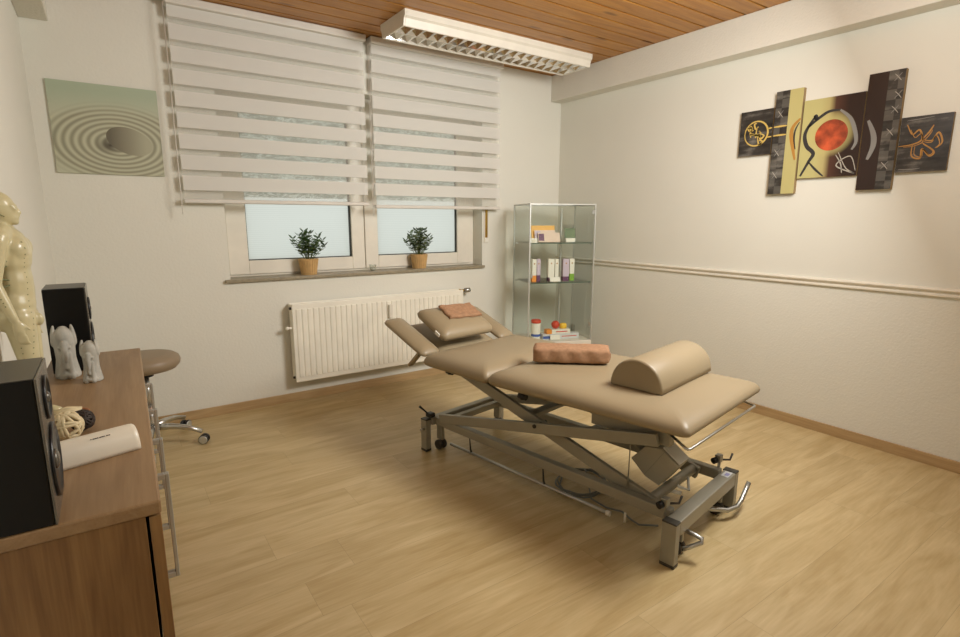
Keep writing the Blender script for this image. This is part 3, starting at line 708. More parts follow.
# half round bolster on the foot pad
zt = .5935
def half_round(L, r_w, hgt, m, name, n=20, ins=.006):
    s = MB(); prof = []
    for j in range(n+1):
        a = PI*j/n; prof.append((-math.cos(a)*r_w, math.sin(a)**.92*hgt))
    rings = []
    for yy, k in ((0, .93), (.003, .98), (.010, 1), (L-.010, 1), (L-.003, .98), (L, .93)):
        rings.append([s.bm.verts.new((yy, px*k, max(0, pz*k))) for px, pz in prof])
    for A, Bq in zip(rings, rings[1:]):
        for j in range(n): s.face([A[j], A[j+1], Bq[j+1], Bq[j]], True)
        s.face([A[0], Bq[0], Bq[n], A[n]])
    s.face(rings[0][::-1]); s.face(rings[-1]); return s.build(name, m)
bl = half_round(.475, .112, .118, M['leather'], 'half_round_bolster')
bl.location = BW(.132, .262, zt); bl.rotation_euler = (0, 0, BA+math.radians(.5))
tag(bl, 'beige leatherette half round bolster cushion lying on the foot end of the treatment table', 'bolster')

# folded towel on the pad
def towel(name, L, Wd, H, layers, loc, rot, label, seed=1):
    random.seed(seed); t = thing(name, label, 'towel', loc, rot=rot)
    hh = H/layers
    for i in range(layers):
        z0 = i*hh; k = .003*(i % 2)
        pr = [(.008, z0+.0005), (.002, z0+hh*.2), (0, z0+hh*.5), (.002, z0+hh*.8), (.010, z0+hh-.0005)]
        MB().cushion(-L/2+k, L/2-k, -Wd/2+k, Wd/2-k, pr, r=.012).build('towel_layer', M['towel'], t)
    return t
def soft_towel(name, L, Wd, H, loc, rot, label, fold=3):
    """folded towel: spiral cross-section swept along its length, fold at the front"""
    o = MB(); n = 48; prof = []
    # rounded outline
    for j in range(n):
        a = 2*PI*j/n; cx_ = math.copysign(abs(math.cos(a))**.3, math.cos(a)); sz = math.copysign(abs(math.sin(a))**.42, math.sin(a))
        prof.append((cx_*Wd/2, H/2+sz*H/2))
    rings = []; m_ = 24
    for i in range(m_+1):
        x = -L/2+L*i/m_; e = min(i, m_-i)/m_
        k = 1-.10*max(0, 1-e*12)**2
        rings.append([o.bm.verts.new((x+.004*math.sin(z_*90+y_*30)*(1 if i in (0, m_) else .2), y_*k+.002*math.sin(i*1.1+z_*50), H/2+(z_-H/2)*k*(1+.03*math.sin(i*.8)) - (0 if z_ > H/2 else 0))) for y_, z_ in prof])
    for A, Bq in zip(rings, rings[1:]):
        for j in range(n): o.face([A[j], A[(j+1)%n], Bq[(j+1)%n], Bq[j]], True)
    o.face(rings[0][::-1]); o.face(rings[-1])
    zmin = min(v.co.z for v in o.bm.verts)
    for v in o.bm.verts: v.co.z -= zmin
    ob = o.build(name, M['towel']); ob.location = loc; ob.rotation_euler = rot
    # fold edges on the ends
    for k, z in enumerate((H*.34, H*.66)):
        for sx in (-1, 1):
            MB().bar((sx*(L/2+.0005), -Wd*.40, z), (sx*(L/2+.0005), Wd*.42, z), .004, .002).build('fold_edge', M['towel'], ob)
    tag(ob, label, 'towel'); return ob
tc_ = BW(.303, .690, zt+.0005)
soft_towel('folded_towel', .345, .14, .070, tuple(tc_), (0, 0, BA+math.atan2(-.26, .214)), 'thick folded salmon brown towel lying across the middle of the treatment table')

# head pillow leaning on the tilted head section
PM = Matrix.Translation(Vector((0,0,0)))
pil = thing('head_pillow', 'plump beige leatherette pillow propped on the raised head end of the table', 'pillow', tuple(BW(.27, 1.468, .651)), rot=(0,0,0))
pil.rotation_mode = 'XYZ'
pil.rotation_euler = (Matrix.Rotation(BA-math.radians(2), 4, 'Z') @ Matrix.Rotation(math.radians(25), 4, 'X')).to_euler()
pp = [(.06, 0), (.022, .004), (.006, .016), (.0, .032), (.006, .048), (.022, .062), (.05, .073), (.09, .079), (.12, .081)]
MB().cushion(-.188, .188, -.135, .135, pp, r=.03).build('pillow_pad', M['leather'], pil)
MB().box(-.192, -.186, -.098, -.060, .026, .042).build('care_label', M['paper'], pil)
tw = MB(); random.seed(3)
nx, ny = 22, 16; grid = []
for i in range(nx+1):
    row = []
    for j in range(ny+1):
        x = -.5+i/nx; y = -.5+j/ny
        z = .015+.0015*math.sin(i*.9+j*.5)+.001*math.sin(j*1.3)
        if min(i, nx-i) == 0 or min(j, ny-j) == 0: z = .009
        row.append(tw.bm.verts.new((x*.225+.003*math.sin(j*.8), y*.125+.003*math.sin(i*.7), z)))
    grid.append(row)
low = [[tw.bm.verts.new((v.co.x, v.co.y, 0)) for v in row] for row in grid]
for i in range(nx):
    for j in range(ny):
        tw.face([grid[i][j], grid[i+1][j], grid[i+1][j+1], grid[i][j+1]], True); tw.face([low[i][j], low[i][j+1], low[i+1][j+1], low[i+1][j]])
for i in range(nx): tw.face([grid[i][0], low[i][0], low[i+1][0], grid[i+1][0]]); tw.face([grid[i][ny], grid[i+1][ny], low[i+1][ny], low[i][ny]])
for j in range(ny): tw.face([grid[0][j], grid[0][j+1], low[0][j+1], low[0][j]]); tw.face([grid[nx][j], low[nx][j], low[nx][j+1], grid[nx][j+1]])
R = Matrix.Rotation(BA-math.radians(2), 4, 'Z') @ Matrix.Rotation(math.radians(25), 4, 'X')
tw = tw.build('hand_towel', M['towel']); p_ = BW(.27, 1.468, .651)+(R @ Vector((.034, .022, .0812)))
tw.location = p_; tw.rotation_euler = (R @ Matrix.Rotation(math.radians(-4), 4, 'Z')).to_euler()
tag(tw, 'small folded salmon brown towel lying on the beige head pillow', 'towel')

# ------------------------------------------------------------------ glass cabinet
CA = -math.radians(20); CW, CD, CH = .545, .39, 1.362
cab = thing('display_cabinet', 'tall glass display cabinet with aluminium frame standing across the room corner', 'cabinet', (2.630, 3.145, 0), CA)
def cabp(x, y, z):
    v = Matrix.Rotation(CA, 4, 'Z') @ Vector((x, y, z)); return (2.630+v.x, 3.145+v.y, z)
MB().box(0, CW, 0, CD, 0, .285).build('base_box', M['white'], cab, bevel=.003)
w = .010
m = MB()
for x in (0, CW-w):
    for y in (0, CD-w): m.box(x, x+w, y, y+w, .285, CH-w)
for z in (CH-w,):
    m.box(0, CW, 0, w, z, z+w).box(0, CW, CD-w, CD, z, z+w).box(0, w, w, CD-w, z, z+w).box(CW-w, CW, w, CD-w, z, z+w)
m.build('cabinet_frame', M['alu'], cab, bevel=.0015)
MB().box(w, CW-w, w, CD-w, CH-.008, CH-.003).build('top_panel', M['glass'], cab)
for nm, b in (('side_panel', (.003, .008, w, CD-w)), ('side_panel', (CW-.008, CW-.003, w, CD-w)), ('rear_panel', (w, CW-w, CD-.008, CD-.003))):
    MB().box(*b, .286, CH-w).build(nm, M['glass'], cab)
for z in (.752, 1.060):
    sh = MB().box(.024, CW-.016, .022, CD-.02, z, z+.005).build('glass_shelf', M['glass'], cab)
    MB().box(.024, CW-.016, .020, .0215, z-.001, z+.006).build('shelf_edge', M['glass_edge'], sh)
    q = MB()
    for x in (.016, CW-.024):
        for y in (.03, CD-.04): q.box(x-.004, x+.012, y, y+.012, z-.014, z-.0005)
    q.build('shelf_clip', M['steel'], sh)
dr = MB().box(.018, CW-.018, .002, .007, .290, CH-.018).build('glass_door', M['glass'], cab)
m = MB()
for z in (.42, 1.30): m.box(CW-.035, CW-.015, -.003, .002, z-.015, z+.015)
m.build('door_hinge', M['steel'], dr)
MB().box(.016, .030, -.004, .002, .80, .83).build('door_lock', M['steel'], dr)
MB().box(CW-.135, CW-.122, CD-.02, CD-.009, .2855, CH-.03).build('rear_upright', M['alu'], cab)
def inC(name, label, cat, x, y, z, group=None, rz=0): return thing(name, label, cat, cabp(x, y, z), CA+rz, group)
Z1, Z2, Z3 = 1.0655, .7575, .2855
# top shelf
t = inC('postcard_stack', 'stack of pink and orange booklets leaning on the top glass shelf', 'booklets', .20, .13, Z1)
lean = Matrix.Rotation(math.radians(-14), 4, 'X')
for k, (w_, h_, m_, dx, dy) in enumerate(((.20, .132, 'amber', -.005, .07), (.175, .095, 'pink', .0, .048), (.185, .075, 'pink', .025, .026))):
    Mx = Matrix.Translation(Vector((dx, dy, .0005+.001))) @ lean
    pg = MB().box(-w_/2, w_/2, 0, .006, 0, h_, Mx).build('booklet', M[m_], t)
    if k: MB().box(-w_/2+.004, -w_/2+.05, -.0006, -.0001, .01, h_-.008, Mx).build('printed_photo', M['lilac' if k == 1 else 'purple'], pg)
t = inC('picture_stand', 'small green floral picture in a clear stand on the top glass shelf', 'picture stand', .405, .16, Z1+.001)
Mx = Matrix.Rotation(math.radians(-10), 4, 'X')
MB().box(-.05, .05, 0, .003, 0, .135, Mx).build('acrylic_back', M['glass'], t)
MB().box(-.046, .046, -.002, -.0002, .03, .11, Mx).build('picture_card', M['leaf2'], t)
MB().box(-.05, .03, -.03, -.027, .0, .03).build('white_ticket', M['paper'], t)
t = inC('price_card', 'little white card with a rosette at the left end of the top shelf', 'card', .055, .06, Z1)
MB().box(-.032, .032, 0, .002, 0, .035).build('card_board', M['paper'], t); MB().lathe([(.014, 0), (.014, .003)], M=Matrix.Translation(Vector((0, -.004, .014))) @ Matrix.Rotation(PI/2, 4, 'X') @ Matrix.Translation(Vector((0,0,-.003)))).build('rosette', M['ceramic'], t)
# middle shelf cartons
def carton(x, y, w_, h_, body, foot, label, foot_h=.05):
    t = inC('product_carton', label, 'carton', x, y, Z2, 'slim cartons on the middle shelf')
    MB().box(-w_/2, w_/2, -.018, .018, foot_h, h_).build('carton_body', M[body], t, bevel=.001)
    MB().box(-w_/2, w_/2, -.018, .018, 0, foot_h).build('colour_band', M[foot], t, bevel=.001)
    MB().lathe([(.006, 0), (.006, .0006)], n=12, M=Matrix.Translation(Vector((0, -.0181, h_*.8))) @ Matrix.Rotation(PI/2, 4, 'X')).build('emblem', M['p_gold'], t)
carton(.083, .12, .034, .178, 'paper', 'orange', 'slim white carton with orange foot, leftmost on the middle shelf')
carton(.125, .135, .030, .178, 'lilac', 'purple', 'slim lilac carton with plum foot, second from left on the middle shelf')
carton(.230, .13, .052, .178, 'paper', 'purple', 'wider white carton with dark foot behind the white card', .03)
carton(.281, .14, .030, .176, 'paper', 'yellow', 'slim white carton with yellow foot beside the wide white carton', .03)
carton(.356, .13, .052, .176, 'lilac', 'purple', 'lilac carton with dark plum foot on the right of the middle shelf', .035)
carton(.412, .14, .040, .176, 'paper', 'green', 'white carton with bright green foot, rightmost on the middle shelf', .055)
t = inC('price_card', 'blank white card lying in front of the cartons on the middle shelf', 'card', .245, .06, Z2+.003)
MB().box(-.043, .043, 0, .004, 0, .036, Matrix.Rotation(math.radians(-20), 4, 'X')).build('card_board', M['paper'], t)
# bottom
t = inC('tin_can', 'white tin with red lid at the left of the cabinet floor', 'tin', .112, .12, Z3)
MB().lathe([(.036, 0), (.037, .004), (.037, .135), (.036, .138)], n=28).build('tin_body', M['paper'], t)
MB().lathe([(.038, .1385), (.039, .142), (.039, .160), (.036, .164)], n=28).build('lid', M['red'], t)
MB().lathe([(.0373, .03), (.0373, .05)], n=28, cap=False).build('blue_stripe', M['blue'], t)
t = inC('flat_box', 'long blue and white box lying lowest on the cabinet floor', 'box', .305, .115, Z3)
MB().box(-.145, .17, -.03, .03, 0, .045).build('box_body', M['label_white'], t, bevel=.001); MB().box(-.143, -.02, -.0306, -.0301, .008, .030).build('blue_print', M['blue'], t); MB().box(.02, .15, -.0306, -.0301, .020, .026).build('red_print', M['red'], t)
t = inC('flat_box', 'white box with orange end lying on the blue and white box', 'box', .295, .118, Z3+.0455)
MB().box(-.055, .105, -.028, .028, 0, .034).build('box_body', M['paper'], t, bevel=.001); MB().box(-.100, -.0555, -.028, .028, 0, .034).build('orange_end', M['orange'], t); MB().box(-.02, .08, -.0286, -.0281, .012, .02).build('red_print', M['red'], t)
b1 = MB().ball((0,0,.033), .034, .034, .033, 20).build('massage_ball', M['red']); b1.location = cabp(.275, .22, Z3+.0)
b1.location = cabp(.285, .13, Z3+.080); tag(b1, 'red massage ball on the white and orange box in the cabinet', 'ball')
b2 = MB().cushion(-.030, .030, -.024, .024, [(.004, 0), (0, .004), (0, .03), (.006, .040), (.014, .043)], r=.022).build('yellow_tub', M['yellow']); b2.location = cabp(.352, .13, Z3+.080); b2.rotation_euler = (0,0,CA)
tag(b2, 'small yellow tub beside the red ball in the cabinet', 'tub')
t = inC('price_card', 'blank white card standing in front of the boxes on the cabinet floor', 'card', .258, .06, Z3+.003)
MB().box(-.042, .042, 0, .003, 0, .040, Matrix.Rotation(math.radians(-12), 4, 'X')).build('card_board', M['paper'], t)
t = inC('drinking_glass', 'small clear glass tumbler on the right of the cabinet floor', 'glass', .465, .20, Z3)
MB().lathe([(.020, 0), (.026, .09), (.0245, .09), (.019, .004), (.001, .004)], n=20).build('tumbler', M['glass'], t)

# ------------------------------------------------------------------ sideboard
SR = -.023; SX, SY = .031, 1.056; SL, SDp, SH = 1.377, .272, .75
sb = thing('sideboard', 'long narrow walnut brown sideboard with bar handles along the left wall', 'sideboard', (SX, SY, 0), SR)
def S(x, y, z=0):
    v = Matrix.Rotation(SR, 4, 'Z') @ Vector((x, y, z)); return (SX+v.x, SY+v.y, z)
MB().box(-SDp, 0, 0, SL, SH-.026, SH).build('top_board', M['desk_top'], sb, bevel=.004)
MB().box(-SDp+.004, -.026, .004, .022, 0, SH-.0265).build('side_board', M['desk_side'], sb, bevel=.001)
MB().box(-SDp+.004, -.026, SL-.022, SL-.004, 0, SH-.0265).build('side_board', M['desk_side'], sb, bevel=.001)
MB().box(-SDp+.004, -SDp+.01, .0225, SL-.0225, .03, SH-.027).build('rear_board', M['desk_side'], sb)
MB().box(-SDp+.011, -.03, .0225, SL-.0225, .04, .058).build('bottom_board', M['desk_top'], sb)
MB().box(-.05, -.035, .0225, SL-.0225, 0, .0395).build('plinth', M['desk_side'], sb)
edges = (.004, .40, .66, .92, SL-.004); hy = (.355, .60, .875, 1.20)
for k in range(4):
    d_ = MB().box(-.021, -.002, edges[k]+.001, edges[k+1]-.001, .03, SH-.030).build('door', M['desk_side'], sb, bevel=.0015)
    y = hy[k]; z0, z1 = .375, .648
    q = MB().box(.016, .025, y-.008, y+.008, z0, z1)
    for z in (z0, z1-.014): q.box(-.002, .016, y-.008, y+.008, z, z+.014)
    q.build('door_handle', M['alu'], d_, bevel=.0015)

# speakers
def speaker(y, label, depth=.125, wid=.165, ht=.262, ox=-.148):
    x, yy, _ = S(ox, y-SY, 0); t = thing('bookshelf_speaker', label, 'loudspeaker', (x, yy, SH), 0, 'pair of bookshelf speakers on the sideboard')
    # front baffle faces +x
    MB().box(-.112, -.0035, 0, wid, .0, ht-.0005).build('cabinet_body', M['speaker'], t, bevel=.003)
    MB().box(-.111, -.0036, .001, wid-.001, ht-.0004, ht+.0012).build('top_plate', M['speaker_top'], t)
    bf = MB().box(-.0034, .0, 0, wid, 0, ht).build('front_baffle', M['silver'], t, bevel=.001)
    for z, r in ((.085, .058), (.198, .034)):
        Mx = Matrix.Translation(Vector((0, wid/2, z))) @ Matrix.Rotation(PI/2, 4, 'Y')
        dv = MB().lathe([(r*1.12, .0), (r*1.12, .004), (r*1.0, .005), (r*.93, .002), (r*.5, .0004)], n=40, M=Mx).build('driver_cone', M['cone'], bf)
        MB().ball((.0015, wid/2, z), .006, r*.3, r*.3, 16).build('dust_cap', M['silver'], dv)
    return t
speaker(1.058, 'large black bookshelf speaker at the near end of the sideboard, cut by the frame edge', ht=.250, ox=-.146)
speaker(2.155, 'black bookshelf speaker at the far end of the sideboard behind the elephants', wid=.16, ht=.276, ox=-.132)

# acupuncture figure
def remesh(o, vox, smooth=6, fac=.6):
    r = o.modifiers.new('r', 'REMESH'); r.mode = 'VOXEL'; r.voxel_size = vox; r.use_smooth_shade = True
    s = o.modifiers.new('s', 'SMOOTH'); s.factor = fac; s.iterations = smooth
    return o
fig = MB()
def cap(a, b, ra, rb, n=14, flat=1.0):
    a, b = Vector(a), Vector(b); K = 7
    pts = [a+(b-a)*i/K for i in range(K+1)]; rr = [ra+(rb-ra)*i/K for i in range(K+1)]
    fig.tube(pts, rr, n); fig.ball(a, ra, n=14); fig.ball(b, rb, n=14)
# model faces +x ; z from 0 (feet) to .56 (crown); y across
for s in (-1, 1):
    cap((.004, .024*s, .262), (.012, .023*s, .152), .033, .0215)      # thigh
    cap((.012, .023*s, .155), (.002, .022*s, .115), .0215, .0225)     # knee, calf
    cap((-.002, .022*s, .115), (-.004, .022*s, .030), .0215, .0120)
    cap((-.008, .022*s, .016), (.036, .024*s, .012), .0130, .0095)    # foot
    fig.ball((.040, .022*s, .009), .016, .013, .008)
    cap((-.004, .064*s, .448), (-.020, .076*s, .350), .0195, .0150)   # upper arm
    cap((-.020, .076*s, .350), (.006, .080*s, .268), .0148, .0095)    # forearm
    fig.ball((.012, .080*s, .246), .012, .008, .020)                  # palm
    for k in range(4): 
        a = Vector((.004+.006*k, .080*s, .232)); cap(a, a+Vector((.004, -.002*s, -.018-(.003 if k in (1, 2) else 0))), .0034, .0030, 8)
        a2 = a+Vector((.004, -.002*s, -.020)); cap(a2, a2+Vector((.004, -.004*s, -.008)), .0030, .0026, 8)
    cap((.021, .078*s, .254), (.032, .074*s, .238), .0042, .0034, 8)  # thumb
    fig.ball((-.022, .024*s, .266), .034, .028, .036)                 # buttock
    fig.ball((.020, .026*s, .428), .024, .032, .030)                  # chest
    fig.ball((-.016, .030*s, .435), .026, .030, .042)                 # shoulder blade
    cap((.0, .022*s, .468), (-.002, .058*s, .455), .018, .0205)
    fig.ball((-.012, .034*s, .516), .008, .005, .012)                 # ears
fig.ball((.002, 0, .415), .043, .060, .066); fig.ball((.002, 0, .35), .038, .050, .080); fig.ball((-.002, 0, .295), .041, .054, .055)
fig.ball((.020, 0, .33), .020, .034, .060)
cap((-.010, 0, .455), (-.006, 0, .502), .0225, .0205)                   # neck
fig.ball((-.012, 0, .527), .038, .033, .036); fig.ball((.000, 0, .515), .030, .026, .030); fig.ball((.003, 0, .500), .025, .021, .019)
fig.ball((.030, 0, .512), .007, .0045, .009); fig.ball((.026, 0, .4995), .006, .011, .004); fig.ball((.021, 0, .489), .009, .011, .007)
fig.ball((.022, 0, .528), .008, .022, .004)
for s in (-1, 1): fig.ball((.027, .012*s, .520), .004, .006, .0035)
fig.ball((.038, 0, .252), .011, .010, .017)
figo = fig.build('acupuncture_figure', M['figure']); remesh(figo, .0032, 7, .5)
figo.location = (-.198, 1.70, SH+.002); figo.rotation_euler = (0, 0, math.radians(-4))
tag(figo, 'glossy ivory figure of a standing nude man at the left edge behind the near speaker', 'figurine')
figo.location.z = SH+.0005
# printed meridian lines: rows of tiny dots set on the skin
rnd = random.Random(5); m = MB()
for path in ([(.030, -.040, .44), (.036, -.030, .36), (.030, -.034, .26), (.022, -.040, .16)], [(.004, -.058, .40), (.002, -.062, .30), (.004, -.052, .22), (.008, -.044, .12)], [(-.02, -.035, .535), (-.01, -.033, .51), (.01, -.024, .50)], [(-.012, -.090, .42), (-.02, -.092, .35), (.0, -.092, .29)]):
    for (a, b) in zip(path, path[1:]):
        for k in range(7):
            p = Vector(a)+(Vector(b)-Vector(a))*(k/7)
            m.ball(p, .0016, n=6)
mer = m.build('meridian_points', M['ink'], figo); mer['kind'] = 'stuff'
sw_ = mer.modifiers.new('w', 'SHRINKWRAP'); sw_.target = figo; sw_.offset = .0004; sw_.wrap_method = 'NEAREST_SURFACEPOINT'; sw_.wrap_mode = 'ABOVE_SURFACE'

# stone elephants
def elephant(loc, h, label, rz, bend=0):
    e = MB(); k = h/.168
    def b_(c, rx, ry, rz_, M_=None): e.ball([v*k for v in c], rx*k, ry*k, rz_*k, 20, M=M_)
    def tb(pts, rr): e.tube([[v*k for v in p] for p in pts], [r*k for r in rr], 14); [e.ball([v*k for v in p], r*k, n=14) for p, r in zip(pts, rr)]
    e.lathe([(.030*k, .0), (.039*k, .0), (.040*k, .006*k), (.035*k, .03*k), (.030*k, .06*k), (.031*k, .09*k), (.034*k, .11*k), (.034*k, .13*k), (.024*k, .150*k)], n=28)
    b_((0, -.006, .128), .030, .030, .032)            # forehead
    b_((0, .004, .150), .018, .016, .012)
    for s in (-1, 1):
        b_((.030*s, .000, .134), .007, .017, .034, Matrix.Rotation(math.radians(-8*s), 4, 'Y'))      # ears
        tb([(.012*s, -.030, .075), (.013*s, -.036, .045), (.013*s, -.036, .018), (.013*s, -.038, .008)], [.008, .008, .010, .012])   # front legs
        b_((.014*s, -.028, .098), .006, .006, .005)   # tusk root
    tb([(0, -.033, .108), (0, -.040, .090), (0, -.041, .070), (.0, -.038, .050), (.002, -.041, .036)], [.013, .010, .008, .0065, .006])  # trunk
    b_((0, -.030, .012), .030, .020, .010)
    o = e.build('elephant_sculpture', M['stone']); remesh(o, .0022*k, 2, .4); o.location = loc; o.rotation_euler = (0, 0, rz); o.scale = (.86, .9, 1)
    tag(o, label, 'figurine', 'stone elephant sculptures'); return o
elephant((-.146, 2.105, SH+.0005), .170, 'taller grey stone elephant sculpture standing before the far speaker', .02)
elephant((-.080, 2.01, SH+.0005), .132, 'shorter grey stone elephant sculpture beside the taller one', -.25)

# rattan balls
def rattan(name, loc, r, m_, label, n=11, w=.0042, seed=2):
    g = random.Random(seed); e = MB()
    for i in range(n):
        ax = Vector((g.gauss(0,1), g.gauss(0,1), g.gauss(0,1))).normalized(); u = ax.orthogonal().normalized(); v = ax.cross(u); off = g.uniform(-.35, .35)
        rr = math.sqrt(1-off*off)*r
        e.tube([ax*off*r+(u*math.cos(2*PI*j/28)+v*math.sin(2*PI*j/28))*rr*(1+.02*math.sin(j)) for j in range(28)], w, 6, closed=True)
    o = e.build(name, m_); o.location = (loc[0], loc[1], loc[2]+r+w*1.2); tag(o, label, 'decor ball'); return o
rattan('rattan_ball', (-.120, 1.478, SH), .030, M['rattan'], 'pale woven rattan ball on the sideboard behind the cream half cylinder')
rattan('rattan_ball', (-.093, 1.528, SH), .023, M['rattan_dark'], 'small dark brown rattan ball behind the pale one on the sideboard', 13, .003, 4)
t = thing('wooden_dish', 'orange brown wooden dish with pale sticks on the sideboard behind the rattan balls', 'dish', (-.128, 1.645, SH))
MB().lathe([(.035, 0), (.045, .004), (.047, .014), (.043, .014), (.040, .006), (.001, .006)], n=28).build('dish_bowl', M['dish'], t)
m = MB()
for k in range(5): m.tube([(-.038, -.02+.010*k, .013+.006*(k % 2)), (0, -.018+.009*k, .020+.004*(k % 3)), (.030, -.016+.008*k, .018)], .0042, 8)
m.build('pale_sticks', M['rattan'], t)
# cream half cylinder
cs = half_round(.160, .034, .050, M['ceramic'], 'ceramic_half_cylinder', n=24)
cs.location = S(-.185, .262, SH+.0005); cs.rotation_euler = (0, 0, SR+math.radians(17))
tag(cs, 'cream half cylinder cover with small printed line lying on the sideboard by the near speaker', 'cover')
q = MB()
for a in range(9): q.box(.074+.004*a, .074+.004*a+(.0032 if a % 3 else .0014), -.0192, -.0176, .0436, .0450)
q.build('printed_line', M['p_dark'], cs, bevel=0)
nt_ = MB().box(-.03, .03, -.02, .02, 0, .0012).build('paper_note', M['ceramic']); nt_.location = S(-.115, .40, SH+.0004); nt_.rotation_euler = (0,0,.3)
tag(nt_, 'scrap of cream paper lying between the rattan ball and the half cylinder', 'paper')
# speaker wire against the wall
# ------------------------------------------------------------------ stool
st_ = thing('rolling_stool', 'round taupe rolling stool with chrome star base behind the sideboard', 'stool', (.098, 3.33, 0))
MB().lathe([(.05, .428), (.10, .432), (.150, .446), (.168, .466), (.172, .486), (.165, .506), (.145, .520), (.10, .527), (.03, .529), (.001, .529)], n=48).build('seat', M['stool_seat'], st_)
MB().lathe([(.036, .404), (.036, .4275)], n=20).build('seat_plate', M['black'], st_)
MB().tube([(0,0,.20), (0,0,.404)], .013, 20).build('gas_column', M['chrome'], st_)
MB().tube([(0,0,.085), (0,0,.24)], .024, 20).build('column_sleeve', M['chrome'], st_)
for k in range(5):
    a = math.radians(-25+72*k); ca, sa = math.cos(a), math.sin(a)
    lg = MB().tube([(.02*ca, .02*sa, .110), (.10*ca, .10*sa, .112), (.18*ca, .18*sa, .100), (.255*ca, .255*sa, .072)], [.020, .017, .014, .012], 14).build('leg', M['chrome'], st_)
    w_ = MB()
    for s in (-1, 1):
        Mx = Matrix.Translation(Vector((.262*ca-.014*s*sa, .262*sa+.014*s*ca, .026))) @ Matrix.Rotation(a, 4, 'Z') @ Matrix.Rotation(PI/2, 4, 'X')
        w_.lathe([(.008, -.008), (.022, -.008), (.026, -.005), (.026, .005), (.022, .008), (.008, .008)], n=20, M=Mx)
    cw = w_.build('caster', M['black'], lg)
    q = MB()
    for s in (-1, 1):
        Mx = Matrix.Translation(Vector((.262*ca-.0225*s*sa, .262*sa+.0225*s*ca, .026))) @ Matrix.Rotation(a, 4, 'Z') @ Matrix.Rotation(PI/2, 4, 'X')
        q.lathe([(.018, -.0012), (.023, -.001), (.023, .001), (.018, .0012)], n=20, M=Mx)
    q.build('wheel_rim', M['alu'], lg)

# ------------------------------------------------------------------ plants on the sill
def plant(x, y, label, lm, seed, h, wsp):
    g = random.Random(seed); t = thing('potted_plant', label, 'potted plant', (x, y, .868), 0, 'potted plants on the window sill')
    n = 22; s = MB()
    for k in range(n):
        a0, a1 = 2*PI*k/n+.02, 2*PI*(k+1)/n-.02
        vs = []
        for r, z in ((.052, .0), (.068, .108)):
            for a in (a0, a1): vs.append((r*math.cos(a), r*math.sin(a), z))
        for r, z in ((.048, .0), (.063, .108)):
            for a in (a0, a1): vs.append((r*math.cos(a), r*math.sin(a), z))
        v = [s.bm.verts.new(p) for p in vs]
        for q in ((0,1,3,2), (4,6,7,5), (0,4,5,1), (2,3,7,6), (0,2,6,4), (1,5,7,3)): s.face([v[i] for i in q])
    pot = s.build('pot', M['basket'], t, bevel=.001)
    q = MB()
    for z, r in ((.016, .0545), (.098, .0668)): q.tube([(r*math.cos(2*PI*j/32), r*math.sin(2*PI*j/32), z) for j in range(32)], .0016, 6, closed=True)
    q.lathe([(.047, .001), (.062, .107)], cap=True); q.build('pot_band', M['basket'], pot)
    so = MB().lathe([(.001, .100), (.060, .1005)], n=20).build('soil', M['soil'], t)
    st = MB(); lf = MB()
    for i in range(20):
        a = i*2.4+g.uniform(-.3, .3); lean = g.uniform(.15, 1.0); L = h*(1.08-.45*lean*lean)*g.uniform(.8, 1.05)
        base = Vector((.03*math.cos(a)*lean, .03*math.sin(a)*lean, .100)); tip = base+Vector((wsp*lean*math.cos(a), wsp*lean*math.sin(a)*.8, L))
        mid = (base+tip)/2+Vector((0,0,L*.12)); P = []
        for k in range(9):
            u = k/8; P.append(base*(1-u)**2+mid*2*u*(1-u)+tip*u*u)
        st.tube(P, [.0022-.0012*k/8 for k in range(9)], 5)
        for k in range(2, 9):
            for sd in range(3 if k == 8 else 2):
                an = k*1.57+sd*PI+(g.uniform(-.4, .4)); d = Vector((math.cos(an), math.sin(an), g.uniform(.1, .6) if k < 8 else 1.0)).normalized()
                ll = g.uniform(.032, .046); wd = ll*.36; p = P[k]; si = d.cross(Vector((0,0,1))).normalized(); nn = si.cross(d)
                v = [lf.bm.verts.new(q) for q in (p, p+d*ll*.35+si*wd, p+d*ll*.75+si*wd*.75+nn*.001, p+d*ll, p+d*ll*.75-si*wd*.75+nn*.001, p+d*ll*.35-si*wd, p+d*ll*.5-nn*.003)]
                for (x1, x2) in ((0,1), (1,2), (2,3), (3,4), (4,5), (5,0)): lf.face([v[6], v[x1], v[x2]], True)
    st.build('stems', M['stem'], t); fo = lf.build('foliage', lm, t)
plant(1.128, 3.714, 'left potted plant with dense green leaves in a split wood pot on the sill', M['leaf'], 11, .175, .095)
plant(1.990, 3.714, 'right potted plant with looser greyish leaves in a split wood pot on the sill', M['leaf2'], 23, .185, .085)
t = thing('tealight_glass', 'tiny clear tealight glass on the window sill between the two plants', 'glass', (1.60, 3.712, .868))
MB().lathe([(.020, 0), (.028, .045), (.0265, .045), (.019, .004), (.001, .004)], n=20).build('glass_cup', M['glass'], t)
MB().lathe([(.016, .0045), (.017, .018), (.001, .018)], n=16).build('tealight', M['paper'], t)

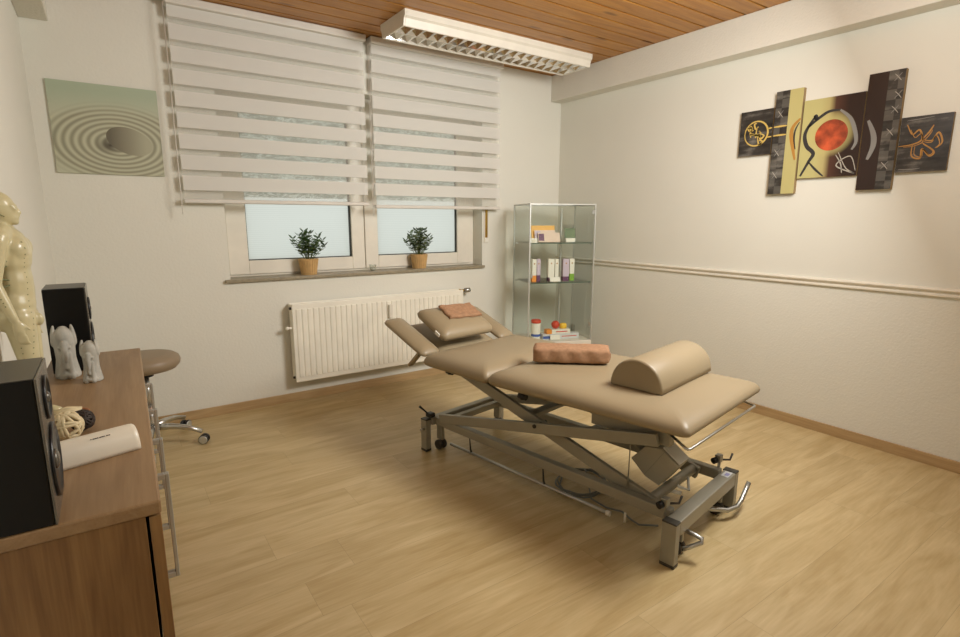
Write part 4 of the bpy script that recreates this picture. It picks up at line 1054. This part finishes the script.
# ------------------------------------------------------------------ light
def area(name, loc, target, size, power, col, sy=None):
    l = bpy.data.lights.new(name, 'AREA'); l.energy = power; l.size = size; l.color = col
    if sy: l.shape = 'RECTANGLE'; l.size_y = sy
    o = bpy.data.objects.new(name, l); COL.objects.link(o); o.location = loc
    d = Vector(target)-Vector(loc); o.rotation_euler = d.to_track_quat('-Z', 'Y').to_euler(); return o
LC = (1, .985, .94)
pl = bpy.data.lights.new('lamp_bulb', 'POINT'); pl.energy = 25; pl.shadow_soft_size = .16; pl.color = LC
po = bpy.data.objects.new('lamp_bulb', pl); COL.objects.link(po); po.location = (2.32, .88, 2.10)
area('studio_flash', (2.32, .84, 2.02), (1.15, 3.3, .85), .8, 48, LC)
area('ambient_fill', (1.0, -.35, 2.36), (1.0, 0.3, 0), 1.0, 4, LC, .3)  # unseen fill light, added behind the camera to lift the ambient level
W_ = bpy.data.worlds.new('sky'); SC.world = W_; W_.use_nodes = True
W_.node_tree.nodes['Background'].inputs[0].default_value = (1, 1, .965, 1); W_.node_tree.nodes['Background'].inputs[1].default_value = 1.02

# ------------------------------------------------------------------ camera
cd = bpy.data.cameras.new('camera'); cam = bpy.data.objects.new('camera', cd); COL.objects.link(cam); SC.camera = cam
cd.sensor_width = 36; cd.lens = 534.0/960*36; cd.clip_start = .02
yaw, pit, rol = .6052, .1852, .0016
fw = Vector((math.sin(yaw)*math.cos(pit), math.cos(yaw)*math.cos(pit), -math.sin(pit))); r0 = Vector((math.cos(yaw), -math.sin(yaw), 0)); u0 = r0.cross(fw)
r1 = r0*math.cos(rol)+u0*math.sin(rol); u1 = -r0*math.sin(rol)+u0*math.cos(rol)
Mc = Matrix(((r1.x, u1.x, -fw.x), (r1.y, u1.y, -fw.y), (r1.z, u1.z, -fw.z))).to_4x4(); Mc.translation = Vector((0, 0, 1.25)); cam.matrix_world = Mc
SC.view_settings.view_transform = 'Standard'; SC.view_settings.look = 'None'; SC.view_settings.exposure = 0; SC.view_settings.gamma = 1
SC.view_settings.use_curve_mapping = False
